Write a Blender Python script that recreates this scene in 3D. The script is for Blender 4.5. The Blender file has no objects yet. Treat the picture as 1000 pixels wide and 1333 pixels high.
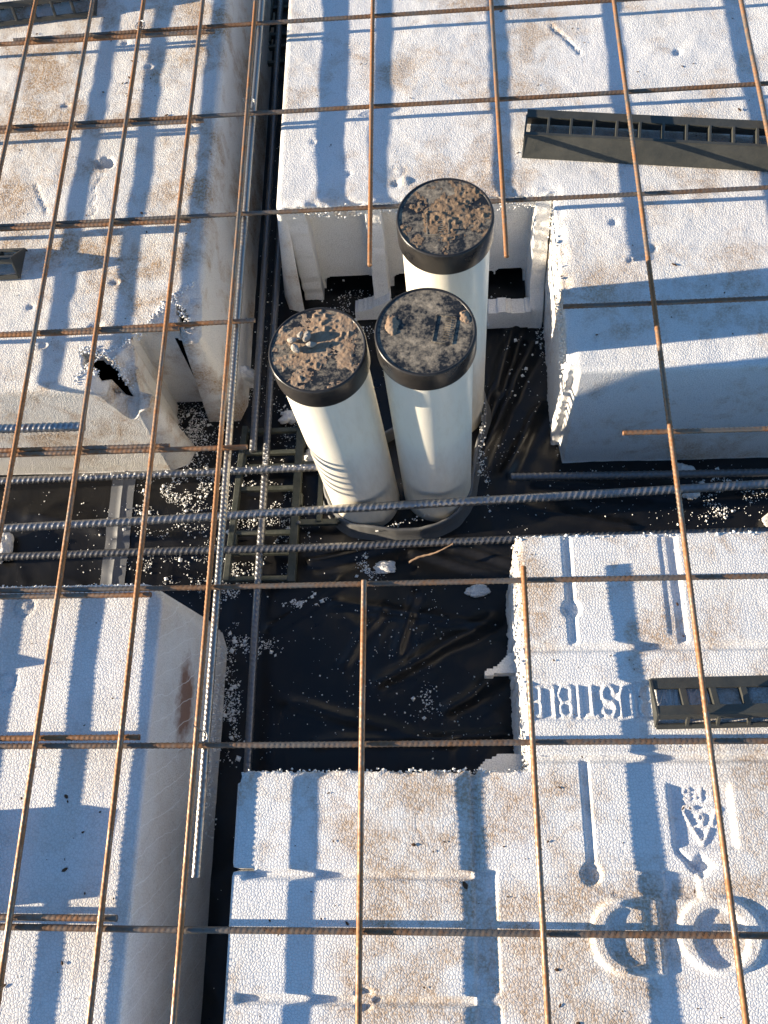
import bpy, math, random
import numpy as np
from mathutils import Matrix, Vector

# ------------------------------------------------------------------ camera, sky, sun, exposure
scene = bpy.context.scene
cam_data = bpy.data.cameras.new('camera')
cam = bpy.data.objects.new('camera', cam_data)
scene.collection.objects.link(cam)
RT = Vector((0.99726047, 0.00409193, -0.07385676))
UP = Vector((0.02379221, 0.92766558, 0.37265333))
FW = Vector((-0.07003924, 0.37338965, -0.92502685))
M = Matrix((RT, UP, -FW)).transposed().to_4x4()
M.translation = Vector((0.3049, 0.0612, 1.3627))
cam.matrix_world = M
cam_data.sensor_fit = 'VERTICAL'
cam_data.sensor_height = 24.0
cam_data.lens = 24.0 * 1167.04 / 1333.0
cam_data.clip_start = 0.02
cam_data.clip_end = 1000
scene.camera = cam

SUN_EL = math.radians(12.0)
SUN_AZ = math.radians(4.3)          # sun stands to the left, a little towards the viewer
sun_dir = Vector((-math.cos(SUN_EL) * math.cos(SUN_AZ), -math.cos(SUN_EL) * math.sin(SUN_AZ), math.sin(SUN_EL)))
world = bpy.data.worlds.new('World')
scene.world = world
world.use_nodes = True
wn = world.node_tree
sky = wn.nodes.new('ShaderNodeTexSky')
sky.sky_type = 'NISHITA'
sky.sun_disc = False
sky.sun_elevation = SUN_EL
sky.sun_rotation = math.atan2(sun_dir.x, sun_dir.y)
sky.altitude = 100
sky.air_density = 1.0
sky.dust_density = 0.0
sky.ozone_density = 3.8
wn.links.new(sky.outputs[0], wn.nodes['Background'].inputs[0])
wn.nodes['Background'].inputs[1].default_value = 0.086
sd = bpy.data.lights.new('sun', 'SUN')
sd.energy = 5.0
sd.angle = math.radians(0.5)
sd.color = (1.0, 0.84, 0.63)
sun = bpy.data.objects.new('sun', sd)
scene.collection.objects.link(sun)
sun.rotation_euler = sun_dir.to_track_quat('Z', 'Y').to_euler()
sun.location = sun_dir * 10
scene.view_settings.view_transform = 'Standard'
scene.view_settings.look = 'None'
scene.view_settings.gamma = 1
scene.view_settings.use_curve_mapping = False
scene.view_settings.exposure = 1.50
scene.cycles.max_bounces = 5

random.seed(7)
rng = np.random.default_rng(7)
C = scene.collection

# ------------------------------------------------------------------ helpers
def _h(ix, iy, seed):
    n = (ix.astype(np.int64) * 374761393 + iy.astype(np.int64) * 668265263 + seed * 974711) & 0x7fffffff
    n = ((n ^ (n >> 13)) * 1274126177) & 0x7fffffff
    n = n ^ (n >> 16)
    return (n & 0xffff) / 65535.0

def vnoise(x, y, seed=0):
    x = np.asarray(x, float); y = np.asarray(y, float)
    ix = np.floor(x); iy = np.floor(y)
    fx = x - ix; fy = y - iy
    fx = fx * fx * (3 - 2 * fx); fy = fy * fy * (3 - 2 * fy)
    a = _h(ix, iy, seed); b = _h(ix + 1, iy, seed); c = _h(ix, iy + 1, seed); d = _h(ix + 1, iy + 1, seed)
    return (a * (1 - fx) + b * fx) * (1 - fy) + (c * (1 - fx) + d * fx) * fy * 1.0

def fbm(x, y, seed=0, o=4):
    s = 0; a = 0.5; t = 0
    for k in range(o):
        s = s + a * (vnoise(x, y, seed + k * 17) - 0.5); t += a
        x = np.asarray(x) * 2.03 + 3.1; y = np.asarray(y) * 2.03 + 1.7; a *= 0.5
    return s / t * 2            # about -1 .. 1

def sstep(a, b, x):
    t = np.clip((x - a) / (b - a), 0, 1)
    return t * t * (3 - 2 * t)

def box_mask(x, y, x0, x1, y0, y1, s=0.002):
    return sstep(x0 - s, x0 + s, x) * (1 - sstep(x1 - s, x1 + s, x)) * sstep(y0 - s, y0 + s, y) * (1 - sstep(y1 - s, y1 + s, y))

def seg_dist(x, y, p, q):
    px, py = p; qx, qy = q
    dx, dy = qx - px, qy - py
    t = np.clip(((x - px) * dx + (y - py) * dy) / (dx * dx + dy * dy + 1e-12), 0, 1)
    return np.hypot(x - px - t * dx, y - py - t * dy)

def in_poly(x, y, poly):
    r = np.zeros(np.shape(x), bool)
    n = len(poly)
    for i in range(n):
        (x1, y1), (x2, y2) = poly[i], poly[(i + 1) % n]
        if y1 == y2:
            continue
        c = ((y1 > y) != (y2 > y)) & (x < (x2 - x1) * (y - y1) / (y2 - y1) + x1)
        r ^= c
    return r

def make_mesh(name, verts, faces, mat=None, smooth=True):
    """faces: list of (M,k) integer arrays"""
    me = bpy.data.meshes.new(name)
    verts = np.asarray(verts, np.float32)
    me.vertices.add(len(verts)); me.vertices.foreach_set('co', verts.ravel())
    faces = [np.asarray(f, np.int32) for f in faces if len(f)]
    loops = np.concatenate([f.ravel() for f in faces])
    sizes = np.concatenate([np.full(len(f), f.shape[1], np.int32) for f in faces])
    starts = np.concatenate([[0], np.cumsum(sizes)[:-1]]).astype(np.int32)
    me.loops.add(len(loops)); me.loops.foreach_set('vertex_index', loops)
    me.polygons.add(len(sizes)); me.polygons.foreach_set('loop_start', starts)
    me.update(calc_edges=True)
    me.validate()
    if smooth:
        me.polygons.foreach_set('use_smooth', np.ones(len(me.polygons), bool))
    if mat:
        me.materials.append(mat)
    return me

def link(name, me, parent=None, loc=(0, 0, 0)):
    o = bpy.data.objects.new(name, me)
    C.objects.link(o)
    o.location = loc
    if parent:
        o.parent = parent
    return o

def tag(o, label=None, cat=None, group=None, kind=None):
    if label: o['label'] = label
    if cat: o['category'] = cat
    if group: o['group'] = group
    if kind: o['kind'] = kind
    return o

def thing(name, label, cat, loc=(0, 0, 0), group=None):
    o = link(name, None, None, loc)
    o.empty_display_size = 0.05
    return tag(o, label, cat, group)

def copy_tree(o, parent=None):
    c = o.copy(); C.objects.link(c)
    if parent: c.parent = parent
    for ch in [k for k in bpy.data.objects if k.parent == o]:
        copy_tree(ch, c)
    return c

class MB:
    def __init__(s): s.v = []; s.f = []
    def box(s, c, sx, sy, sz, R=None):
        b = len(s.v)
        for k in range(8):
            p = Vector((sx / 2 * (1 if k & 1 else -1), sy / 2 * (1 if k & 2 else -1), sz / 2 * (1 if k & 4 else -1)))
            if R is not None: p = R @ p
            s.v.append(Vector(c) + p)
        for q in ((0, 2, 3, 1), (4, 5, 7, 6), (0, 1, 5, 4), (2, 6, 7, 3), (0, 4, 6, 2), (1, 3, 7, 5)):
            s.f.append([b + i for i in q])
        return s
    def beam(s, p, q, w, t, n):
        p = Vector(p); q = Vector(q); x = (q - p); L = x.length; x.normalize()
        z = Vector(n); z = (z - x * z.dot(x)).normalized(); y = z.cross(x)
        R = Matrix((x, y, z)).transposed()
        return s.box((p + q) / 2, L, w, t, R)
    def prism(s, poly, x0, x1):
        """poly: list of (y,z); extruded along x"""
        b = len(s.v); n = len(poly)
        for x in (x0, x1):
            for (y, z) in poly: s.v.append(Vector((x, y, z)))
        s.f.append([b + i for i in range(n)][::-1]); s.f.append([b + n + i for i in range(n)])
        for i in range(n):
            j = (i + 1) % n
            s.f.append([b + i, b + j, b + n + j, b + n + i])
        return s
    def build(s, name, mat, parent=None, bevel=0.0, loc=(0, 0, 0)):
        me = bpy.data.meshes.new(name)
        me.from_pydata([tuple(v) for v in s.v], [], s.f)
        me.materials.append(mat)
        if bevel:
            import bmesh
            bm = bmesh.new(); bm.from_mesh(me)
            bmesh.ops.recalc_face_normals(bm, faces=bm.faces)
            bmesh.ops.bevel(bm, geom=list(bm.edges), offset=bevel, segments=2, affect='EDGES', profile=0.5, clamp_overlap=True)
            bm.to_mesh(me); bm.free()
        me.update()
        return link(name, me, parent, loc)

# ------------------------------------------------------------------ materials
def new_mat(name):
    m = bpy.data.materials.new(name); m.use_nodes = True
    nt = m.node_tree
    return m, nt, nt.nodes['Principled BSDF']

def N(nt, t, **kw):
    n = nt.nodes.new(t)
    for k, v in kw.items():
        if k.startswith('_'): setattr(n, k[1:], v)
        else: n.inputs[k].default_value = v
    return n

def ramp(nt, src, stops):
    r = nt.nodes.new('ShaderNodeValToRGB')
    el = r.color_ramp.elements
    while len(el) > 1: el.remove(el[-1])
    el[0].position = stops[0][0]; el[0].color = tuple(stops[0][1]) + (1,)
    for p, c in stops[1:]:
        e = el.new(p); e.color = tuple(c) + (1,)
    nt.links.new(src, r.inputs[0])
    return r

def mixc(nt, f, a, b):
    m = nt.nodes.new('ShaderNodeMix'); m.data_type = 'RGBA'
    for s, v in ((0, f), (6, a), (7, b)):
        if hasattr(v, 'links') or hasattr(v, 'is_output'): nt.links.new(v, m.inputs[s])
        else: m.inputs[s].default_value = v if s == 0 else tuple(v) + (1,)
    return m.outputs[2]

def math_n(nt, op, a, b=None):
    m = nt.nodes.new('ShaderNodeMath'); m.operation = op
    for i, v in enumerate((a, b)):
        if v is None: continue
        if hasattr(v, 'is_output'): nt.links.new(v, m.inputs[i])
        else: m.inputs[i].default_value = v
    return m.outputs[0]

def gcoord(nt):
    return nt.nodes.new('ShaderNodeTexCoord').outputs['Object']

def eps_mat(name, dirt=0.5, bead=230.0, bump=0.0012, rough_amp=0.5, base=(0.80, 0.795, 0.775), soil=(0.42, 0.27, 0.14), seed=0.0, dscale=5.0, stain=None, wire=False):
    m, nt, b = new_mat(name)
    L = nt.links
    co = gcoord(nt)
    mp = N(nt, 'ShaderNodeMapping'); mp.inputs['Location'].default_value = (seed, seed * 1.7, seed * .3)
    L.new(co, mp.inputs[0]); co = mp.outputs[0]
    vo = N(nt, 'ShaderNodeTexVoronoi', Scale=bead, Randomness=0.9); vo.feature = 'DISTANCE_TO_EDGE'
    L.new(co, vo.inputs['Vector'])
    v3 = N(nt, 'ShaderNodeTexVoronoi', Scale=bead, Randomness=0.9); L.new(co, v3.inputs['Vector'])
    rnd = nt.nodes.new('ShaderNodeSeparateColor'); L.new(v3.outputs['Color'], rnd.inputs[0])
    n1 = N(nt, 'ShaderNodeTexNoise', Scale=60.0, Detail=3.0, Roughness=0.62); L.new(co, n1.inputs['Vector'])
    n2 = N(nt, 'ShaderNodeTexNoise', Scale=dscale, Detail=4.0, Roughness=0.6); L.new(co, n2.inputs['Vector'])
    n3 = N(nt, 'ShaderNodeTexNoise', Scale=dscale * 3.7, Detail=5.0, Roughness=0.72, Distortion=0.4); L.new(co, n3.inputs['Vector'])
    n4 = N(nt, 'ShaderNodeTexNoise', Scale=320.0, Detail=2.0); L.new(co, n4.inputs['Vector'])
    # soiling, in patches of its own
    s = math_n(nt, 'MULTIPLY', n2.outputs[0], n3.outputs[0])
    patch = ramp(nt, s, [(0.225, (0, 0, 0)), (0.27, (.40, .40, .40)), (0.34, (1, 1, 1))])
    grain = ramp(nt, n4.outputs[0], [(0.36, (.38,) * 3), (0.62, (1, 1, 1))])
    pf = math_n(nt, 'MULTIPLY', math_n(nt, 'MULTIPLY', patch.outputs[0], grain.outputs[0]), dirt)
    sc = mixc(nt, n1.outputs[0], soil, (soil[0] * .72, soil[1] * .62, soil[2] * .5))
    tint = ramp(nt, n2.outputs[0], [(0.3, base), (0.7, (base[0] * .96, base[1] * .94, base[2] * .90))])
    c = mixc(nt, pf, tint.outputs[0], sc)
    gap = ramp(nt, vo.outputs['Distance'], [(0.0, (.80,) * 3), (0.10, (1, 1, 1))])
    mg = nt.nodes.new('ShaderNodeMix'); mg.data_type = 'RGBA'; mg.blend_type = 'MULTIPLY'; mg.inputs[0].default_value = 1.0
    L.new(c, mg.inputs[6]); L.new(gap.outputs[0], mg.inputs[7]); c = mg.outputs[2]
    # dark specks of grit
    v2 = N(nt, 'ShaderNodeTexVoronoi', Scale=95.0, Randomness=1.0); L.new(co, v2.inputs['Vector'])
    sp = ramp(nt, v2.outputs['Distance'], [(0.055, (1, 1, 1)), (0.10, (0, 0, 0))])
    gate = ramp(nt, n3.outputs[0], [(0.56, (0, 0, 0)), (0.62, (1, 1, 1))])
    spf = math_n(nt, 'MULTIPLY', math_n(nt, 'MULTIPLY', sp.outputs[0], gate.outputs[0]), min(1.0, dirt * 1.3))
    c = mixc(nt, spf, c, (0.10, 0.065, 0.04))
    if stain:
        (sc0, sr, scol) = stain
        tc = gcoord(nt)
        m2 = N(nt, 'ShaderNodeMapping'); m2.vector_type = 'TEXTURE'
        m2.inputs['Location'].default_value = sc0; m2.inputs['Scale'].default_value = sr
        L.new(tc, m2.inputs[0])
        ln = nt.nodes.new('ShaderNodeVectorMath'); ln.operation = 'LENGTH'; L.new(m2.outputs[0], ln.inputs[0])
        dd = math_n(nt, 'ADD', ln.outputs['Value'], math_n(nt, 'MULTIPLY', math_n(nt, 'SUBTRACT', n1.outputs[0], .5), 1.1))
        stf = ramp(nt, dd, [(0.45, (.85,) * 3), (1.0, (0, 0, 0))])
        c = mixc(nt, stf.outputs[0], c, scol)
    if wire:        # faint hot-wire marks on the sawn side faces
        sx = nt.nodes.new('ShaderNodeSeparateXYZ'); L.new(gcoord(nt), sx.inputs[0])
        w = math_n(nt, 'ADD', math_n(nt, 'MULTIPLY', sx.outputs[1], 34.0), math_n(nt, 'MULTIPLY', sx.outputs[2], 16.0))
        w = math_n(nt, 'ADD', w, math_n(nt, 'MULTIPLY', n2.outputs[0], 2.5))
        fr = math_n(nt, 'FRACT', w)
        ln = ramp(nt, fr, [(0.0, (.0,) * 3), (0.03, (.8,) * 3), (0.07, (0, 0, 0))])
        ge = nt.nodes.new('ShaderNodeNewGeometry'); sn = nt.nodes.new('ShaderNodeSeparateXYZ'); L.new(ge.outputs['True Normal'], sn.inputs[0])
        side = math_n(nt, 'LESS_THAN', sn.outputs[2], 0.5)
        c = mixc(nt, math_n(nt, 'MULTIPLY', ln.outputs[0], side), c, (.93, .93, .92))
    L.new(c, b.inputs['Base Color'])
    b.inputs['Roughness'].default_value = 0.75
    b.inputs['Specular IOR Level'].default_value = 0.3
    edge = ramp(nt, vo.outputs['Distance'], [(0.0, (0, 0, 0)), (0.11, (.75,) * 3), (0.28, (1, 1, 1))])
    h = math_n(nt, 'ADD', edge.outputs[0], math_n(nt, 'MULTIPLY', rnd.outputs[0], 0.55))
    h = math_n(nt, 'ADD', h, math_n(nt, 'MULTIPLY', n1.outputs[0], rough_amp * 4))
    h = math_n(nt, 'ADD', h, math_n(nt, 'MULTIPLY', n4.outputs[0], rough_amp * 2))
    bu = N(nt, 'ShaderNodeBump', Strength=0.75, Distance=bump); L.new(h, bu.inputs['Height'])
    L.new(bu.outputs[0], b.inputs['Normal'])
    return m

MAT = {}
SOIL = (0.46, 0.285, 0.125)
MAT['eps_tl'] = eps_mat('foam_weathered', dirt=0.85, bead=300, bump=0.00055, rough_amp=0.62, seed=3.1, base=(.82, .80, .755), soil=SOIL)
MAT['eps_tr'] = eps_mat('foam_weathered_cool', dirt=0.68, bead=300, bump=0.00048, rough_amp=0.55, seed=9.4, base=(.82, .815, .80), soil=SOIL)
MAT['eps_bl'] = eps_mat('foam_clean', dirt=0.22, bead=270, bump=0.00045, rough_amp=0.10, seed=5.2, base=(.82, .815, .80), soil=SOIL,
                        stain=((-.060, .275, .150), (.030, .075, .034), (.22, .085, .035)), wire=True)
MAT['eps_br'] = eps_mat('foam_beaded', dirt=0.72, bead=280, bump=0.00045, rough_amp=0.16, seed=1.3, dscale=6.0, base=(.82, .815, .80), soil=SOIL)
MAT['eps_piece'] = eps_mat('foam_fragment', dirt=0.10, bead=270, bump=0.0004, rough_amp=0.4, seed=2.3, base=(.82, .815, .80))

def rebar_mat(name, rust, metal, seed=0.0, rough=0.5, metallic=0.75, rusty=0.5):
    m, nt, b = new_mat(name); L = nt.links
    co = gcoord(nt)
    oi = nt.nodes.new('ShaderNodeObjectInfo'); va = nt.nodes.new('ShaderNodeVectorMath'); va.operation = 'ADD'
    sc_ = math_n(nt, 'MULTIPLY', oi.outputs['Random'], 40.0); L.new(co, va.inputs[0]); L.new(sc_, va.inputs[1]); co = va.outputs[0]
    n = N(nt, 'ShaderNodeTexNoise', Scale=6.0, Detail=6.0, Roughness=0.72); L.new(co, n.inputs['Vector'])
    n2 = N(nt, 'ShaderNodeTexNoise', Scale=180.0, Detail=3.0); L.new(co, n2.inputs['Vector'])
    s = math_n(nt, 'ADD', math_n(nt, 'MULTIPLY', n.outputs[0], 0.75), math_n(nt, 'MULTIPLY', n2.outputs[0], 0.25))
    f = ramp(nt, s, [(0.62 - rusty * .30, (0, 0, 0)), (0.72 - rusty * .24, (1, 1, 1))])
    fine = mixc(nt, n2.outputs[0], rust, (rust[0] * .45, rust[1] * .38, rust[2] * .35))
    L.new(mixc(nt, f.outputs[0], metal, fine), b.inputs['Base Color'])
    mt = ramp(nt, f.outputs[0], [(0, (metallic,) * 3), (1, (0.15,) * 3)]); L.new(mt.outputs[0], b.inputs['Metallic'])
    rr = ramp(nt, f.outputs[0], [(0, (rough,) * 3), (1, (0.62,) * 3)]); L.new(rr.outputs[0], b.inputs['Roughness'])
    bu = N(nt, 'ShaderNodeBump', Strength=0.4, Distance=0.0004); L.new(n2.outputs[0], bu.inputs['Height']); L.new(bu.outputs[0], b.inputs['Normal'])
    return m

MAT['bar_rust'] = rebar_mat('rusty_mesh_steel', (0.38, 0.175, 0.062), (0.24, 0.20, 0.16), rusty=0.72, rough=0.42)
MAT['bar_dull'] = rebar_mat('dull_mesh_steel', (0.26, 0.14, 0.065), (0.17, 0.15, 0.13), rusty=0.62, rough=0.5, metallic=0.5)
MAT['bar_shaded'] = rebar_mat('shaded_rebar_steel', (0.16, 0.10, 0.06), (0.20, 0.20, 0.205), rusty=0.05, rough=0.36, metallic=0.75)  # trench bars lying in shadow: the shade is put into a darker steel colour
MAT['bar_sunlit'] = rebar_mat('sunlit_rebar_steel', (0.18, 0.11, 0.07), (0.36, 0.355, 0.35), rusty=0.0, rough=0.33, metallic=0.85)  # lighter copy for the sun-struck bars, the light put into the colour
MAT['bar_silver'] = rebar_mat('bright_rebar_steel', (0.30, 0.17, 0.09), (0.30, 0.29, 0.275), rusty=0.30, rough=0.34, metallic=0.9)

def plastic(name, col, rough=0.4, dust=None, dust_amt=0.0, bump=0.0, scale=40.0, spec=0.5, dlo=0.36, dhi=0.66, stretch=1.0):
    m, nt, b = new_mat(name); L = nt.links
    co = gcoord(nt)
    if stretch != 1.0:
        mp = N(nt, 'ShaderNodeMapping'); mp.inputs['Scale'].default_value = (1, 1, stretch); L.new(co, mp.inputs[0]); co = mp.outputs[0]
    n = N(nt, 'ShaderNodeTexNoise', Scale=scale, Detail=7.0, Roughness=0.7); L.new(co, n.inputs['Vector'])
    n2 = N(nt, 'ShaderNodeTexNoise', Scale=scale * 7, Detail=4.0, Roughness=0.7); L.new(co, n2.inputs['Vector'])
    c = mixc(nt, n.outputs[0], col, tuple(v * 1.15 for v in col))
    if dust:
        s = math_n(nt, 'ADD', math_n(nt, 'MULTIPLY', n.outputs[0], .68), math_n(nt, 'MULTIPLY', n2.outputs[0], .32))
        f = ramp(nt, s, [(dlo, (0, 0, 0)), (dhi, (dust_amt,) * 3)])
        c = mixc(nt, f.outputs[0], c, dust)
        rr = ramp(nt, f.outputs[0], [(0, (rough,) * 3), (0.5, (0.85,) * 3)]); L.new(rr.outputs[0], b.inputs['Roughness'])
    else:
        rr = ramp(nt, n.outputs[0], [(0.3, (rough * .8,) * 3), (0.7, (rough * 1.25,) * 3)]); L.new(rr.outputs[0], b.inputs['Roughness'])
    L.new(c, b.inputs['Base Color'])
    b.inputs['Specular IOR Level'].default_value = spec
    if bump:
        bu = N(nt, 'ShaderNodeBump', Strength=0.6, Distance=bump); L.new(n2.outputs[0], bu.inputs['Height']); L.new(bu.outputs[0], b.inputs['Normal'])
    return m

MAT['film'] = plastic('black_film', (0.0045, 0.0045, 0.005), 0.27, dust=(0.05, 0.043, 0.035), dust_amt=0.10, scale=9.0, bump=0.0002, spec=0.42)
MAT['tape'] = plastic('grey_tape', (0.115, 0.125, 0.14), 0.38, dust=(0.2, 0.18, 0.16), dust_amt=0.3, scale=25)
MAT['olive'] = plastic('olive_plastic', (0.032, 0.033, 0.028), 0.45, dust=(0.15, 0.14, 0.11), dust_amt=0.24, scale=30, bump=0.0002)
MAT['green'] = plastic('dark_green_plastic', (0.026, 0.033, 0.023), 0.45, dust=(0.22, 0.21, 0.18), dust_amt=0.30, scale=30)
MAT['pvc'] = plastic('cream_pvc', (0.78, 0.735, 0.63), 0.30, dust=(0.46, 0.35, 0.22), dust_amt=0.5, scale=16, stretch=.22, dlo=.46, dhi=.76)
MAT['cap_top'] = plastic('dusty_black_cap', (0.014, 0.015, 0.016), 0.34, dust=(0.36, 0.30, 0.22), dust_amt=0.95, scale=32, bump=0.0007, dlo=.46, dhi=.63)
MAT['cap_side'] = plastic('black_cap_side', (0.010, 0.010, 0.011), 0.25, dust=(0.16, 0.13, 0.10), dust_amt=0.14, scale=22)
MAT['collar'] = plastic('grey_black_collar', (0.10, 0.105, 0.11), 0.40, dust=(0.25, 0.24, 0.22), dust_amt=0.35, scale=30)
MAT['soil_red'] = plastic('reddish_soil', (0.23, 0.145, 0.090), 0.9, dust=(0.40, 0.32, 0.235), dust_amt=0.8, scale=60, bump=0.0012, spec=0.1)
MAT['soil_brown'] = plastic('brown_soil', (0.15, 0.095, 0.058), 0.9, dust=(0.32, 0.24, 0.165), dust_amt=0.8, scale=70, bump=0.0014, spec=0.1)
MAT['stone'] = plastic('pale_stone', (0.34, 0.30, 0.25), 0.8, scale=120, bump=0.0008, spec=0.2)
MAT['earth'] = plastic('bare_earth', (0.20, 0.14, 0.09), 0.95, dust=(0.28, 0.20, 0.13), dust_amt=0.7, scale=3, bump=0.004, spec=0.1)
MAT['leaf'] = plastic('dry_leaf', (0.09, 0.05, 0.028), 0.8, scale=50, spec=0.2)
MAT['wood'] = plastic('dry_twig', (0.19, 0.13, 0.09), 0.8, scale=60, spec=0.2)
MAT['bead'] = plastic('foam_bead', (0.80, 0.80, 0.78), 0.8, scale=100, spec=0.2)

# ------------------------------------------------------------------ ground and membrane
g = MB().box((0, 0, -0.06), 400, 400, 0.02)
tag(g.build('ground', MAT['earth']), kind='structure')

def ridge(x, y, p, q, w, a, sd=0):
    wob = 0.006 * fbm(x * 14, y * 14, sd, 2)
    d = seg_dist(x + wob, y - wob, p, q)
    return a * np.exp(-(d / w) ** 2)

CREASES = [((.12, .46), (.36, .42), .007, .007), ((.20, .33), (.37, .43), .010, .009), ((.02, .42), (.13, .49), .006, .006),
           ((.06, .30), (.30, .24), .009, .007), ((.10, .24), (.40, .25), .006, .006), ((.36, .70), (.46, .92), .010, .012),
           ((.40, .68), (.47, .80), .007, .009), ((.37, .78), (.42, .95), .007, .010), ((.32, .55), (.47, .50), .008, .008),
           ((.25, .54), (.42, .49), .006, .006), ((.40, .62), (.60, .57), .009, .006), ((.14, .36), (.20, .45), .006, .006),
           ((.25, .47), (.22, .38), .006, .006), ((-.4, .62), (-.05, .55), .012, .004), ((.30, .29), (.38, .34), .008, .008),
           ((.44, .97), (.40, .83), .006, .009), ((.45, .66), (.70, .63), .008, .005), ((.08, .53), (.22, .56), .006, .007)]

def film_h(x, y):
    z = -0.004 + 0.0035 * fbm(x * 7, y * 7, 31, 3) + 0.0022 * (1 - np.abs(fbm(x * 11 + y * 6, y * 10 - x * 5, 77, 3))) ** 4
    for i, (p, q, w, a) in enumerate(CREASES):
        z = z + ridge(x, y, p, q, w, a, 100 + i) - ridge(x, y, (p[0] + .014, p[1] - .012), (q[0] + .014, q[1] - .012), w * 1.3, a * .35, 100 + i)
    return np.minimum(z, 0.02)

xs = np.concatenate([np.linspace(-3, -.62, 25), np.arange(-.6, 1.02, .0055), np.linspace(1.04, 3, 25)])
ys = np.concatenate([np.linspace(-2.5, -.2, 25), np.arange(-.18, 1.35, .0055), np.linspace(1.37, 4, 40)])
X, Y = np.meshgrid(xs, ys)
Z = film_h(X, Y)
def grid_faces(nx, ny):
    i = np.arange(nx - 1)[None, :] + np.arange(ny - 1)[:, None] * nx
    return np.stack([i, i + 1, i + 1 + nx, i + nx], -1).reshape(-1, 4)
me = make_mesh('membrane', np.stack([X, Y, Z], -1).reshape(-1, 3), [grid_faces(len(xs), len(ys))], MAT['film'])
tag(link('membrane', me), kind='structure')

# ------------------------------------------------------------------ foam pods: a height field top with walls
def fine_axis(a, b, fa, fb, res, extra=(), coarse=0.03):
    pts = set()
    def seg(p, q, r):
        n = max(1, int(round((q - p) / r)))
        return np.linspace(p, q, n + 1)
    br = sorted(set([a, b] + [e for e in list(extra) + [fa, fb] if a < e < b]))
    out = []
    for p, q in zip(br[:-1], br[1:]):
        r = res if (p >= fa - 1e-9 and q <= fb + 1e-9) else coarse
        out.append(seg(p, q, r)[:-1])
    return np.concatenate(out + [[b]])

LEV = np.concatenate([[0, .0008, .002, .004, .007, .011, .016], np.arange(.022, .262, .008)])

def pod_mesh(name, xs, ys, top, inside, height, kind, mat, r=0.008, taper=0.13, seed=0):
    """kind(x,y)-> (k, depth): k 0 moulded edge with draft, 1 rough saw cut, 2 plain vertical; depth of its wall"""
    nx, ny = len(xs), len(ys)
    cx = (xs[1:] + xs[:-1]) / 2; cy = (ys[1:] + ys[:-1]) / 2
    CX, CY = np.meshgrid(cx, cy)
    m = inside(CX, CY)
    X, Y = np.meshgrid(xs, ys)
    Z = top + height(X, Y)
    V = np.stack([X, Y, Z], -1).reshape(-1, 3).copy()
    F = grid_faces(nx, ny)[m.ravel()]
    mp = np.zeros((ny + 1, nx + 1), bool); mp[1:-1, 1:-1] = m
    edges = {}
    def add(a, b): edges.setdefault(a, []).append(b)
    # directed so that the inside lies on the left (counter-clockwise outline)
    for jj, ii in zip(*np.nonzero(m)):
        a = jj * nx + ii
        if not mp[jj, ii + 1]: add(a, a + 1)
        if not mp[jj + 1, ii + 2]: add(a + 1, a + 1 + nx)
        if not mp[jj + 2, ii + 1]: add(a + 1 + nx, a + nx)
        if not mp[jj + 1, ii]: add(a + nx, a)
    newV = [V]; newF = [F]; base = len(V)
    while edges:
        st = next(iter(edges)); loop = [st]; cur = st
        while True:
            nxt = edges[cur].pop()
            if not edges[cur]: del edges[cur]
            if nxt == st: break
            loop.append(nxt); cur = nxt
        n = len(loop); idx = np.array(loop)
        P = V[idx]
        e = np.roll(P, -1, 0) - P
        nr = np.stack([e[:, 1], -e[:, 0]], -1); nr /= np.linalg.norm(nr, axis=1, keepdims=True) + 1e-12
        nv = nr + np.roll(nr, 1, 0)
        nv = nv / (np.linalg.norm(nv, axis=1, keepdims=True) + 1e-9)
        k, dep = kind(P[:, 0], P[:, 1])
        drop = np.maximum(0, top - P[:, 2])
        def out(d, zz):
            q = np.clip(d / r, 0, 1)
            moul = r * np.sqrt(np.maximum(0, 1 - (1 - q) ** 2)) + taper * np.maximum(0, d - r)
            s = np.arange(n) * 0.005
            cut = 0.0022 * fbm((P[:, 0] + P[:, 1]) * 120, zz * 110 + d * 0, seed + 5, 3) + 0.0022 * fbm((P[:, 0] - P[:, 1]) * 25, zz * 14, seed + 9, 2) + 0.0016 * (fbm((P[:, 0] + P[:, 1] * 1.3) * 260, zz * 260, seed + 11, 2))
            return np.where(k == 0, moul, np.where(k == 1, cut, 0.0))
        rows = []
        for t in LEV:
            d = np.minimum(t, dep)
            d = np.where(t >= LEV[-1] - 1e-9, dep, d)
            z = P[:, 2] - d
            tot = drop + d
            o = out(tot, z)
            rows.append(np.stack([P[:, 0] + nv[:, 0] * o, P[:, 1] + nv[:, 1] * o, z], -1))
        # top ring shares the height field's own vertices, moved to the wall's start
        V[idx] = rows[0]; 
        nl = len(LEV)
        prev = idx
        for t in range(1, nl):
            newV.append(rows[t]); curi = base + np.arange(n); base += n
            a = prev; b = np.roll(prev, -1); c = np.roll(curi, -1); d_ = curi
            newF.append(np.stack([b, a, d_, c], -1)); prev = curi
    newV[0] = V
    VV = np.concatenate(newV); FF = np.concatenate(newF)
    used = np.unique(FF); re = -np.ones(len(VV), np.int64); re[used] = np.arange(len(used))
    return make_mesh(name, VV[used], [re[FF]], mat)

def rnd_edge(x, y, s, amp=0.003):
    return amp * fbm(x * 60, y * 60, s, 3)

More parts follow.
